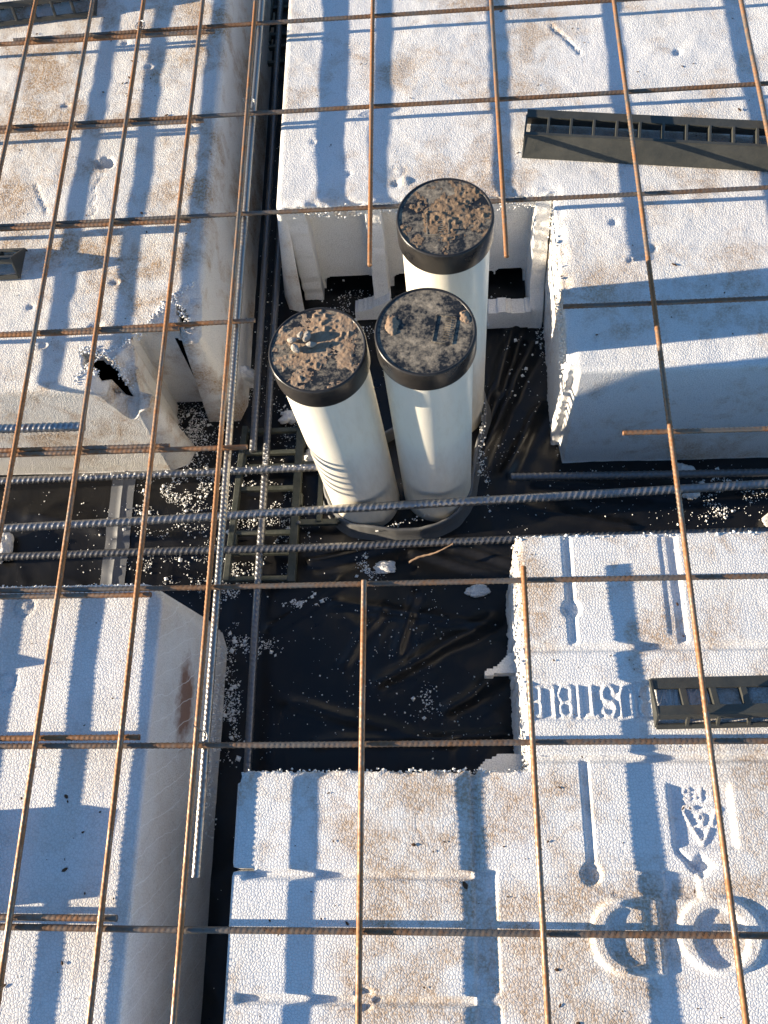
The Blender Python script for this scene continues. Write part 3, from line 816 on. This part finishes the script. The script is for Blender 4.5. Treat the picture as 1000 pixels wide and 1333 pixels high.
# ------------------------------------------------------------------ steel
def bar_mesh(name, length, r, pitch, h, seg, step, mat, seed=0, bend=.0015, seam=.5, slant=1.6):
    n = int(length / step) + 1
    s = np.linspace(0, length, n)
    th = np.linspace(0, 2 * np.pi, seg, endpoint=False)
    S, T = np.meshgrid(s, th, indexing='ij')
    side = np.where(np.sin(T) > 0, 1.0, -1.0)
    ph = S / pitch + T / (2 * np.pi) * slant + (side > 0) * .5
    rib = np.clip(np.cos(2 * np.pi * ph) * 2.0 - 1.0, 0, 1) * np.clip(np.abs(np.sin(T)) * 1.6, 0, 1)
    rib = np.maximum(rib, (np.abs(np.sin(T)) < .2) * seam)
    R = r + h * rib
    bx = bend * fbm(s * 2.2, s * 0 + seed, seed, 2); bz = bend * .6 * fbm(s * 2.2 + 40, s * 0 + seed, seed + 1, 2)
    V = np.stack([S, R * np.cos(T) + bx[:, None], R * np.sin(T) + bz[:, None]], -1).reshape(-1, 3)
    i = np.arange(n - 1)[:, None] * seg + np.arange(seg)[None]; j = np.arange(n - 1)[:, None] * seg + (np.arange(seg)[None] + 1) % seg
    F = [np.stack([i, j, j + seg, i + seg], -1).reshape(-1, 4)]
    V = np.concatenate([V, [[0, bx[0], bz[0]], [length, bx[-1], bz[-1]]]])
    k = np.arange(seg); c0 = n * seg; c1 = c0 + 1; e0 = (n - 1) * seg
    F.append(np.stack([(k + 1) % seg, k, np.full(seg, c0)], -1)); F.append(np.stack([e0 + k, e0 + (k + 1) % seg, np.full(seg, c1)], -1))
    return make_mesh(name, V, F, mat)

_cache = {}
def mesh_bar(length, mat, var=0):
    key = (round(length, 3), mat, var)
    if key not in _cache:
        _cache[key] = bar_mesh('bar', length, .0034, .0066, .0006, 8, .0016, MAT[mat], seed=int(length * 1000) % 97 + var * 13)
    return _cache[key]
def put_bar(parent, p, q, mat, var=0, roll=0.0, name='bar'):
    p = Vector(p); q = Vector(q); d = q - p
    o = link(name, mesh_bar(d.length, mat, var), parent)
    o.rotation_mode = 'QUATERNION'
    o.rotation_quaternion = d.to_track_quat('X', 'Z') @ Matrix.Rotation(roll, 3, 'X').to_quaternion()
    o.location = p
    return o
ZL, ZT = .285, .2772            # long wires lie on the cross wires
Y0, Y1 = -.45, 1.95
m1 = thing('mesh_sheet', 'rusty welded steel mesh sheet, cut open around the three pipes', 'steel mesh', (0, 0, 0), 'lapped reinforcing mesh sheets')
for i, x in enumerate((-.394, -.198, -.001, .600, .800, 1.0)):
    put_bar(m1, (x, Y0, ZL), (x + random.uniform(-.002, .002), Y1, ZL), 'bar_rust', i % 3, i * .7)
put_bar(m1, (.200, Y0, ZL), (.199, .404, ZL), 'bar_rust', 1, .4); put_bar(m1, (.201, .887, ZL - .001), (.200, Y1, ZL), 'bar_rust', 1, 1.4)
put_bar(m1, (.398, Y0, ZL), (.399, .418, ZL), 'bar_rust', 2, 2.4); put_bar(m1, (.400, .892, ZL - .002), (.397, Y1, ZL), 'bar_rust', 2, .2)
XA, XB = -.425, 1.15
for j, (y0, y1) in enumerate(((.002, .001), (.203, .204), (.401, .402), (.997, 1.001), (1.198, 1.202), (1.398, 1.405), (1.60, 1.60), (1.80, 1.80))):
    put_bar(m1, (XA, y0, ZT), (XB, y1, ZT), 'bar_dull', j % 3, j * .9)
for j, y in enumerate((-.2, -.4)): put_bar(m1, (XA, y, ZT), (XB, y, ZT), 'bar_dull', j, j)
put_bar(m1, (XA, .597, ZT), (.035, .599, ZT), 'bar_rust', 1, .3); put_bar(m1, (XA, .795, ZT), (.034, .804, ZT), 'bar_rust', 0, 1.3)
put_bar(m1, (.540, .605, ZT), (XB, .604, ZT), 'bar_rust', 2, 2.3); put_bar(m1, (.476, .807, ZT), (XB, .807, ZT), 'bar_dull', 1, 2.3)
m2 = thing('mesh_sheet', 'rusty welded steel mesh sheet lapping under the other along the left', 'steel mesh', (0, 0, 0), 'lapped reinforcing mesh sheets')
ZL2, ZT2 = .2855, .2775
for i, x in enumerate((-.093, -.290, -.49)):
    put_bar(m2, (x, Y0, ZL2), (x - .001, Y1, ZL2), 'bar_rust', i % 3, i)
for j, y in enumerate((.012, .212, .392, .606, .794, .989, 1.189, 1.389, 1.59, 1.79, -.19, -.39)):
    put_bar(m2, (-1.2, y + .002, ZT2), (-.074 + random.uniform(-.004, .006), y, ZT2), 'bar_rust', j % 3, j)

def loose_bar(label, p, q, r, mat, group=None, pitch=.0086, h=.0011, seed=0, name='rebar', roll=0.0):
    p = Vector(p); q = Vector(q); d = q - p
    o = link(name, bar_mesh(name, d.length, r, pitch, h, 20, .0013, MAT[mat], seed=seed, bend=.002, seam=.3, slant=2.2))
    o.rotation_mode = 'QUATERNION'; o.rotation_quaternion = d.to_track_quat('X', 'Z') @ Matrix.Rotation(roll, 3, 'X').to_quaternion(); o.location = p
    return tag(o, label, 'rebar', group)
GB = 'trench reinforcing bars'
loose_bar('bright ribbed steel bar running along the right side of the long rusty mesh wire', (.0055, .055, .2668), (.0050, 1.95, .2668), .0048, 'bar_silver', None, .0065, .0007, 3)
loose_bar('grey ribbed bar crossing in front of the pipes, uppermost in the trench', (-.80, .532, .122), (1.15, .608, .120), .0062, 'bar_sunlit', GB, .0092, .0012, 4, roll=.5)
loose_bar('grey ribbed bar ending behind the leftmost pipe', (-.80, .652, .062), (.098, .668, .060), .0060, 'bar_sunlit', GB, .0088, .0011, 5, roll=.7)
loose_bar('dark ribbed bar in shade along the near side of the trench', (-.80, .523, .050), (1.15, .549, .050), .0060, 'bar_shaded', GB, .0086, .0010, 6, roll=.2)
loose_bar('dark ribbed bar with cut end lying right of the pipes in the trench', (.408, .648, .045), (1.15, .640, .045), .0060, 'bar_shaded', GB, .0086, .0010, 7)
loose_bar('dark ribbed bar running the full length of the narrow cross trench', (.007, -.45, .040), (.013, 1.95, .045), .0058, 'bar_shaded', GB, .0086, .0010, 8)
loose_bar('dark ribbed bar in the narrow cross trench, ending beside the green spacer', (-.010, .70, .058), (-.014, 1.95, .050), .0058, 'bar_shaded', GB, .0086, .0010, 9)
loose_bar('thick grey ribbed bar end poking in over the upper left pod front', (-.80, .648, .268), (-.204, .646, .266), .0062, 'bar_sunlit', None, .0080, .0012, 10)

def tie(label, x, y, z, seed):
    r = np.random.default_rng(seed); n = 60; t = np.linspace(0, 1, n)
    a = t * 2 * np.pi * 2.2 + r.uniform(0, 6)
    rad = .0075 + .0015 * np.sin(t * 9)
    path = np.stack([rad * np.cos(a), rad * np.sin(a) * .9, .004 * np.sin(a * 1.0 + 1) + .003 * t], -1)
    tail = path[-1] + np.linspace(0, 1, 10)[1:, None] * np.array([.010 * r.uniform(-1, 1), .008 * r.uniform(-1, 1), .010])
    path = np.concatenate([path, tail]); n = len(path); seg = 5
    tg = np.gradient(path, axis=0); tg /= np.linalg.norm(tg, axis=1, keepdims=True)
    u = np.cross(tg, [0, 0, 1.]); u /= np.linalg.norm(u, axis=1, keepdims=True) + 1e-9; v = np.cross(tg, u)
    th = np.linspace(0, 2 * np.pi, seg, endpoint=False)
    V = (path[:, None] + .0007 * (np.cos(th)[None, :, None] * u[:, None] + np.sin(th)[None, :, None] * v[:, None])).reshape(-1, 3)
    i = np.arange(n - 1)[:, None] * seg + np.arange(seg)[None]; j = np.arange(n - 1)[:, None] * seg + (np.arange(seg)[None] + 1) % seg
    o = link('tie_wire', make_mesh('tie_wire', V, [np.stack([i, j, j + seg, i + seg], -1).reshape(-1, 4)], MAT['bar_silver']), None, (x, y, z))
    return tag(o, label, 'wire', 'tie wires on the mesh')
tie('twisted tie wire where two mesh wires cross at the top left', -.198, 1.403, .284, 1)
tie('twisted tie wire round the bright bar, second crossing from the top', .004, 1.212, .282, 2)
tie('twisted tie wire round the bright bar beside the lower left pod', .004, .212, .282, 3)

# ------------------------------------------------------------------ plastic strip chairs and spacers
def chair_ridge(name, label, length, pitch=.035, hh=.036):
    t = thing(name, label, 'bar chair', (0, 0, 0), 'olive plastic strip chairs on the pods')
    A, B_, D = Vector((0, .058, .0015)), Vector((0, .012, hh)), Vector((0, .0, .0015))
    nb = Vector((0, (B_ - A).z, -(B_ - A).y)).normalized() * 1
    nb = Vector((0, B_.z - A.z, A.y - B_.y)).normalized(); nf = Vector((0, -B_.z, B_.y)).normalized()
    X = Vector((length, 0, 0))
    MB().beam(A + (B_ - A) * .14, A + (B_ - A) * .14 + X, .015, .0028, nb).build('back_rail', MAT['olive'], t, .0006)
    MB().beam(A + (B_ - A) * .89, A + (B_ - A) * .89 + X, .013, .0030, nb).build('ridge_rail', MAT['olive'], t, .0006)
    MB().beam(D + (B_ - D) * .10, D + (B_ - D) * .10 + X, .008, .0028, nf).build('front_rail', MAT['olive'], t, .0006)
    MB().beam(D + (B_ - D) * .88, D + (B_ - D) * .88 + X, .009, .0030, nf).build('ridge_lip', MAT['olive'], t, .0006)
    n = int(round(length / pitch))
    for k in range(1, n):
        x = Vector((k * length / n, 0, 0))
        o = MB().beam(A + (B_ - A) * .15 + x - nb * .0045, A + (B_ - A) * .86 + x - nb * .0045, .0075, .0110, nb).build('rib', MAT['olive'], t, .0006)
        o = MB().beam(D + (B_ - D) * .15 + x, D + (B_ - D) * .86 + x, .0042, .0042, nf).build('rib', MAT['olive'], t, .0006)
    for x in (0, length):
        MB().prism([(.0005, .0), (.0585, .0), (.0555, .0052), (.014, hh + .0012), (.0105, hh + .0012), (.0005, .003)], x - .0016, x + .0016).build('end_plate', MAT['olive'], t, .0005)
    return t
c1 = chair_ridge('strip_chair', 'olive plastic strip chair with open windows on the lettered lower right pod', .46, hh=.0195)
c1.location = (.546, .222, TOPL + .001); c1.rotation_euler = (0, 0, math.radians(.8))
c1b = chair_ridge('strip_chair', 'olive plastic strip chair end', .46)
c2 = c1b; c2['label'] = 'olive plastic strip chair end poking in at the left edge, casting a long shadow'
c2.location = (-.353 - .46, .918, TOPU + .003); c2.rotation_euler = (0, 0, math.radians(.3))
c3 = copy_tree(c2); c3['label'] = 'dark plastic strip chair lying at the top left corner'
c3.location = (-.302 - .46, 1.455, TOPU + .003); c3.rotation_euler = (0, 0, math.radians(4))

c5 = copy_tree(c2); c5['label'] = 'plastic strip chair past the left edge, throwing the pointed shadow on the pod'
c5.location = (-.395 - .46, .268, TOPL + .003); c5.rotation_euler = (0, 0, math.radians(2))
def chair_channel(name, label, length, pitch=.034):
    t = thing(name, label, 'bar chair', (0, 0, 0), 'olive plastic strip chairs on the pods')
    MB().prism([(0, .0), (.003, 0), (.0205, .030), (.0175, .031)], 0, length).build('front_face', MAT['olive'], t, .0005)
    MB().prism([(.074, 0), (.071, 0), (.0535, .030), (.056, .031)], 0, length).build('back_face', MAT['olive'], t, .0005)
    MB().box((length / 2, .0615, .0305), length, .016, .003).build('back_rail', MAT['olive'], t, .0006)
    MB().box((length / 2, .0200, .0308), length, .006, .003).build('front_rail', MAT['olive'], t, .0006)
    n = int(round(length / pitch))
    for k in range(1, n):
        MB().box((k * length / n, .038, .0240), .0040, .033, .017).build('rib', MAT['olive'], t, .0006)
    for x in (0, length):
        MB().prism([(.0, .0), (.074, .0), (.058, .0320), (.0165, .0320)], x - .0014, x + .0014).build('end_plate', MAT['olive'], t, .0005)
    return t
c4 = chair_channel('strip_chair', 'long olive plastic strip chair with a row of square windows, upper right', .56)
c4.location = (.4375, 1.112, TOPU + .002); c4.rotation_euler = (0, 0, math.radians(-7.9))

shadow_caster = chair_channel('strip_chair', 'short plastic piece added out of view past the lower left edge to throw the broad shadow', .095)
shadow_caster.location = (-.268, .020, TOPL + .006); shadow_caster.rotation_euler = (0, 0, math.radians(83))  # unseen piece, added and shaped only to cast the broad shadow

def spacer(label):
    t = thing('rib_spacer', label, 'spacer', (0, 0, 0), 'green plastic rib spacers on the membrane')
    z = .020
    def rail(p, q, w=.010, h=.012): MB().beam((p[0], p[1], z), (q[0], q[1], z), w, h, (0, 0, 1)).build('rail', MAT['green'], t, .0012)
    def rung(p, q, w=.008, h=.010): MB().beam((p[0], p[1], z - .0015), (q[0], q[1], z - .0015), w, h, (0, 0, 1)).build('rung', MAT['green'], t, .0012)
    rail((-.048, .49), (-.034, .765)); rail((.057, .487), (.062, .765), .013, .014)
    rail((.098, .588), (.100, .700), .009)
    for y in (.757, .716, .690, .650, .606, .572, .538, .494): rung((-.046 + (y - .49) * .045, y), (.058, y))
    for y in (.692, .588): rung((.060, y), (.128, y), .010)
    rung((.128, .586), (.128, .690), .008)
    # small moulded lugs
    for (x, y) in ((.060, .628), (.061, .735), (-.038, .70), (-.044, .56)):
        MB().box((x + .006, y, z), .007, .022, .010).build('lug', MAT['green'], t, .002)
    for (x, y) in ((.066, .585), (-.036, .72)):
        o = link('peg', blob('peg', .0032, 5, MAT['tape'], (1, 1, 1.2), .05, 2), t, (x, y, z + .008))
    for x, y in ((-.046, .50), (-.036, .755), (.057, .50), (.062, .755)):
        MB().box((x, y, .0065), .007, .007, .018).build('foot', MAT['green'], t, .001)
    return t
s1 = spacer('dark green plastic spacer frame on the membrane left of the pipes')
s2 = copy_tree(s1); s2['label'] = 'dark green plastic spacer frame in the narrow trench at the top edge'
s2.location = (-.002, 1.11, 0)

# tape on the membrane
def tape():
    n = 90; y = np.linspace(.43, .76, n); w = .0205
    cx = -.243 + .003 * fbm(y * 9, y * 0, 4, 2)
    V = []
    cols = (-1, -.5, -.08, 0, .08, .5, 1)
    for c in cols:
        x = cx + c * w + .0006 * fbm(y * 120, y * 0 + c, 8, 2) * (abs(c) == 1)
        z = film_h(x, y) + .0022 + (.0022 if c == 0 else 0) + .0006 * fbm(y * 60, x * 60, 3, 2)
        V.append(np.stack([x, y, z], -1))
    V = np.stack(V, 1).reshape(-1, 3)
    return make_mesh('joint_tape', V, [grid_faces(len(cols), n)], MAT['tape'])
tag(link('joint_tape', tape()), 'grey tape strip over the film joint in the trench, left', 'tape')

# twig
def twig():
    n = 24; t = np.linspace(0, 1, n)
    P = np.stack([.243 + .070 * t, .516 + .016 * t + .002 * np.sin(t * 7), .020 + .036 * t + .001 * np.sin(t * 11)], -1)
    seg = 6; th = np.linspace(0, 2 * np.pi, seg, endpoint=False); r = (.0022 - .0010 * t)[:, None] * (1 + .2 * np.sin(t * 40)[:, None])
    V = np.stack([P[:, None, 0] + 0 * th, P[:, None, 1] + r * np.cos(th), P[:, None, 2] + r * np.sin(th)], -1).reshape(-1, 3)
    i = np.arange(n - 1)[:, None] * seg + np.arange(seg)[None]; j = np.arange(n - 1)[:, None] * seg + (np.arange(seg)[None] + 1) % seg
    return make_mesh('twig', V, [np.stack([i, j, j + seg, i + seg], -1).reshape(-1, 4)], MAT['wood'])
tag(link('twig', twig()), 'thin brown twig leaning on the dark bar in front of the pipes', 'twig')

# ------------------------------------------------------------------ foam fragments
FR = [((.202, .514), (.018, .010, .006), .010, 'white foam fragment with crumbs just below the twig'),
      ((.350, .473), (.019, .009, .007), .012, 'oblong white foam fragment by the lettered pod corner'),
      ((-.047, .862), (.011, .024, .030), .3, 'tall white foam shard beside the broken pod corner'),
      ((-.058, .838), (.009, .014, .018), .3, 'small white foam shard at the foot of the broken pod corner'),
      ((.037, .790), (.015, .012, .010), .3, 'white foam fragment behind the leftmost pipe'),
      ((.078, .716), (.013, .015, .009), .3, 'white foam fragment between green spacer and leftmost pipe'),
      ((-.432, .562), (.024, .016, .012), .2, 'white foam fragment at the left edge in the trench'),
      ((.692, .672), (.016, .010, .007), .2, 'white foam fragment under the front of the upper right pod'),
      ((.697, .630), (.012, .010, .006), .2, 'white foam fragment beside the uppermost trench bar, right'),
      ((.822, .585), (.022, .014, .010), .2, 'white foam fragment at the right edge in the trench')]
for i, ((x, y), (a, b, c), rt, lb) in enumerate(FR):
    o = link('foam_fragment', blob('foam_fragment', 1.0, 200 + i, MAT['eps_piece'], (a, b, c), .55, 4), None, (x, y, c * .7 - .003))
    o.rotation_euler = (0, 0, i * .8 if i > 1 else .1)
    tag(o, lb, 'foam piece', 'foam fragments in the trench')

# ------------------------------------------------------------------ crumbs, litter (uncountable)
def scatter_beads(name, label, pts, rad, mat):
    pts = np.asarray(pts); rad = np.asarray(rad); n = len(pts)
    o6 = np.array([[1, 0, 0], [-1, 0, 0], [0, 1, 0], [0, -1, 0], [0, 0, 1], [0, 0, -1]], float)
    f8 = np.array([[0, 2, 4], [2, 1, 4], [1, 3, 4], [3, 0, 4], [2, 0, 5], [1, 2, 5], [3, 1, 5], [0, 3, 5]])
    sc = rng.uniform(.7, 1.35, (n, 6, 1)); ang = rng.uniform(0, 6.28, n)
    v = o6[None] * sc * rad[:, None, None]
    ca, sa = np.cos(ang)[:, None], np.sin(ang)[:, None]
    v = np.stack([v[..., 0] * ca - v[..., 1] * sa, v[..., 0] * sa + v[..., 1] * ca, v[..., 2]], -1) + pts[:, None, :]
    F = (f8[None] + (np.arange(n) * 6)[:, None, None]).reshape(-1, 3)
    o = link(name, make_mesh(name, v.reshape(-1, 3), [F], mat))
    return tag(o, label, 'crumbs', kind='stuff')
CL = [  # x, y, sx, sy, n, heap
    (-.133, .773, .035, .045, 900, 2), (-.099, .684, .045, .035, 420, 1), (-.163, .655, .035, .030, 330, 1), (-.187, .63, .05, .03, 160, 1), (-.14, .62, .04, .03, 160, 1),
    (-.06, .64, .04, .06, 240, 1), (-.03, .60, .05, .05, 300, 1), (.015, .66, .05, .07, 420, 1), (.02, .59, .04, .03, 230, 1), (.01, .52, .04, .03, 260, 1), (-.045, .50, .012, .03, 150, 1),
    (-.05, .368, .010, .02, 200, 2), (-.035, .30, .012, .03, 220, 2), (-.03, .26, .012, .03, 160, 1), (-.003, .391, .022, .010, 220, 2), (.025, .378, .016, .006, 110, 1), (-.04, .45, .01, .03, 120, 1),
    (.104, .471, .022, .005, 130, 1), (.07, .459, .018, .004, 110, 1), (.274, .388, .05, .07, 120, 0), (.261, .30, .018, .020, 140, 1), (.19, .35, .06, .06, 110, 0), (.18, .514, .018, .014, 200, 1), (.33, .29, .04, .03, 50, 0),
    (.30, .25, .04, .02, 35, 0), (.12, .30, .05, .04, 60, 0), (.23, .44, .06, .02, 40, 0), (.47, .918, .010, .03, 140, 1), (.442, .888, .014, .025, 160, 1), (.46, .96, .012, .02, 80, 1), (.401, .71, .02, .02, 40, 0), (.499, .752, .010, .05, 40, 0),
    (.744, .606, .03, .02, 180, 1), (.78, .64, .03, .02, 180, 1), (.72, .655, .03, .015, 130, 1), (.68, .60, .04, .03, 60, 0), (.55, .62, .08, .04, 60, 0), (.60, .67, .10, .02, 90, 0), (.42, .60, .03, .03, 40, 0),
    (-.33, .60, .06, .05, 110, 0), (-.22, .56, .05, .05, 200, 1), (-.17, .53, .03, .04, 150, 1), (-.10, .54, .05, .04, 240, 1), (-.07, .50, .03, .02, 120, 1), (.14, 1.02, .03, .04, 220, 1), (.16, .98, .02, .02, 120, 1), (.03, .80, .02, .06, 220, 1),
    (-.01, .90, .015, .10, 200, 0), (.0, 1.2, .02, .25, 260, 0), (.0, 0.05, .02, .15, 60, 0), (.25, .93, .07, .05, 120, 0), (.42, 1.0, .02, .03, 80, 0), (.37, .66, .006, .04, 50, 1), (.25, .56, .06, .006, 40, 0), (-.045, .86, .012, .03, 160, 1), (.03, .23, .02, .05, 40, 0),
    (.45, .82, .04, .06, 60, 0), (.10, .40, .05, .04, 50, 0)]
P, R = [], []
for (x, y, sx, sy, n, hp) in CL:
    m = int(n * (1.9 if hp else .55))
    px = rng.normal(x, sx * .75, m); py = rng.normal(y, sy * .75, m)
    if hp:      # clumped
        k = fbm(px * 48, py * 48, 17, 3); keep = k > (.02 if hp == 1 else -.25)
        px, py = px[keep], py[keep]
    rr = np.clip(rng.lognormal(-7.15, .45, len(px)), .0004, .0024)
    P.append(np.stack([px, py, film_h(px, py) + rr * .7], -1)); R.append(rr)
px = rng.uniform(-.46, .86, 450); py = rng.uniform(.2, 1.02, 450); rr = np.clip(rng.lognormal(-7.35, .45, 450), .0003, .0014)
P.append(np.stack([px, py, film_h(px, py) + rr * .7], -1)); R.append(rr)
for k in range(110):
    (x, y, sx, sy, n, hp) = CL[rng.integers(len(CL))]
    if not hp: continue
    px = rng.normal(x, sx * .8, 1); py = rng.normal(y, sy * .8, 1); r0 = rng.uniform(.0025, .0048)
    P.append(np.stack([px, py, film_h(px, py) + r0 * .5], -1)); R.append(np.array([r0]))
P = np.concatenate(P); R = np.concatenate(R)
scatter_beads('foam_crumbs', 'white foam crumbs and beads strewn over the black film', P, R, MAT['bead'])

# crumbs clinging along sawn edges and on the bars
P, R = [], []
def edge_crumbs(p, q, n, spread, zr):
    t = rng.uniform(0, 1, n); p = np.array(p); q = np.array(q)
    a = p[None] + (q - p)[None] * t[:, None]
    a[:, :2] += rng.normal(0, spread, (n, 2)); a[:, 2] += rng.uniform(zr[0], zr[1], n)
    P.append(a); R.append(np.clip(rng.lognormal(-6.6, .3, n), .0007, .0026))
edge_crumbs((.06, 1.036, TOPU), (.474, 1.036, TOPU), 420, .002, (-.024, .0005))
edge_crumbs((.480, .735, TOPU), (.480, 1.036, TOPU), 420, .0022, (-.05, .0005))
edge_crumbs((.393, .178, TOPL), (.393, .462, TOPL), 320, .0020, (-.03, .0005))
edge_crumbs((.056, .174, TOPL), (.39, .174, TOPL), 200, .0016, (-.02, .0005))
edge_crumbs((.393, .466, TOPL), (.70, .466, TOPL), 260, .0016, (-.008, .0008))
edge_crumbs((-.36, .411, TOPL), (-.095, .411, TOPL), 380, .0016, (-.008, .0008))
edge_crumbs((-.046, .10, .0), (-.046, .39, .0), 300, .0022, (0, .05))
edge_crumbs((-.30, .66, .0676), (.09, .669, .0668), 60, .002, (0, .002))
edge_crumbs((.011, .67, .0505), (.012, .71, .0525), 28, .002, (0, .004))
edge_crumbs((.36, .66, .036), (.372, .80, .036), 120, .0025, (-.01, .002))
edge_crumbs((.19, .566, .033), (.33, .61, .033), 60, .002, (-.01, .002))
for (p, q, n, zz) in (((-.240, .737), (-.210, .776), 90, -.004), ((-.210, .776), (-.158, .808), 90, -.004), ((-.158, .808), (-.115, .866), 110, -.004), ((-.115, .866), (-.076, .905), 90, -.004),
                   ((-.238, .786), (-.214, .789), 60, -.010), ((-.226, .757), (-.206, .745), 60, -.02), ((-.186, .770), (-.172, .746), 60, -.07), ((-.100, .868), (-.080, .835), 60, -.02)):
    t = rng.uniform(0, 1, n); a = np.array(p)[None] + (np.array(q) - np.array(p))[None] * t[:, None] + rng.normal(0, .0032, (n, 2))
    zz = TOPU + tl_h(a[:, 0], a[:, 1])
    P.append(np.stack([a[:, 0], a[:, 1], zz + .0004], -1)); R.append(np.clip(rng.lognormal(-6.6, .35, n), .0007, .0028))
P = np.concatenate(P); R = np.concatenate(R)
scatter_beads('foam_crumbs', 'white foam beads clinging along the sawn pod edges and bars', P, R, MAT['bead'])

# dark bits of leaf and bark on the pods
def litter():
    spots = []
    for _ in range(70): spots.append((rng.uniform(-.42, -.09), rng.uniform(.78, 1.5), TOPU))
    for _ in range(45): spots.append((rng.uniform(.08, .82), rng.uniform(1.06, 1.5), TOPU))
    for _ in range(12): spots.append((rng.uniform(.5, .8), rng.uniform(.75, 1.0), TOPU))
    for _ in range(50): spots.append((rng.uniform(-.27, -.09), rng.uniform(-.08, .40), TOPL))
    for _ in range(60): spots.append((rng.uniform(.08, .66), rng.uniform(-.09, .16), TOPL))
    for _ in range(25): spots.append((rng.uniform(.41, .66), rng.uniform(.17, .45), TOPL))
    for _ in range(16): spots.append((rng.normal(-.225, .014), rng.normal(1.29, .035), TOPU))
    for _ in range(14): spots.append((rng.normal(-.19, .02), rng.normal(1.33, .02), TOPU))
    V, F = [], []
    for (x, y, z) in spots:
        if TOPU == z and x < 0 and tl_h(np.array([x]), np.array([y]))[0] < -.006: continue
        l = rng.choice([.0009, .0015, .0024, .0040], p=[.45, .33, .17, .05]) * rng.uniform(.7, 1.3); w = l * rng.uniform(.3, .7); a = rng.uniform(0, 3.14)
        u = np.array([math.cos(a), math.sin(a)]); v = np.array([-u[1], u[0]]); b = len(V); hgt = w * rng.uniform(.5, 1.0)
        for (p, q, h) in ((-1, 0, .1), (-.3, -1, .2), (.6, -.7, .15), (1, .1, .4), (.3, .9, .15), (-.5, .8, .2), (0, 0, 1.0)):
            V.append((x + u[0] * p * l + v[0] * q * w, y + u[1] * p * l + v[1] * q * w, z + .0008 + h * hgt))
        for k in range(6): F.append((b + k, b + (k + 1) % 6, b + 6))
    return make_mesh('leaf_litter', V, [np.array(F)], MAT['leaf'], smooth=False)
tag(link('leaf_litter', litter()), 'dark bits of bark and dry leaf scattered on the foam pods', 'litter', kind='stuff')
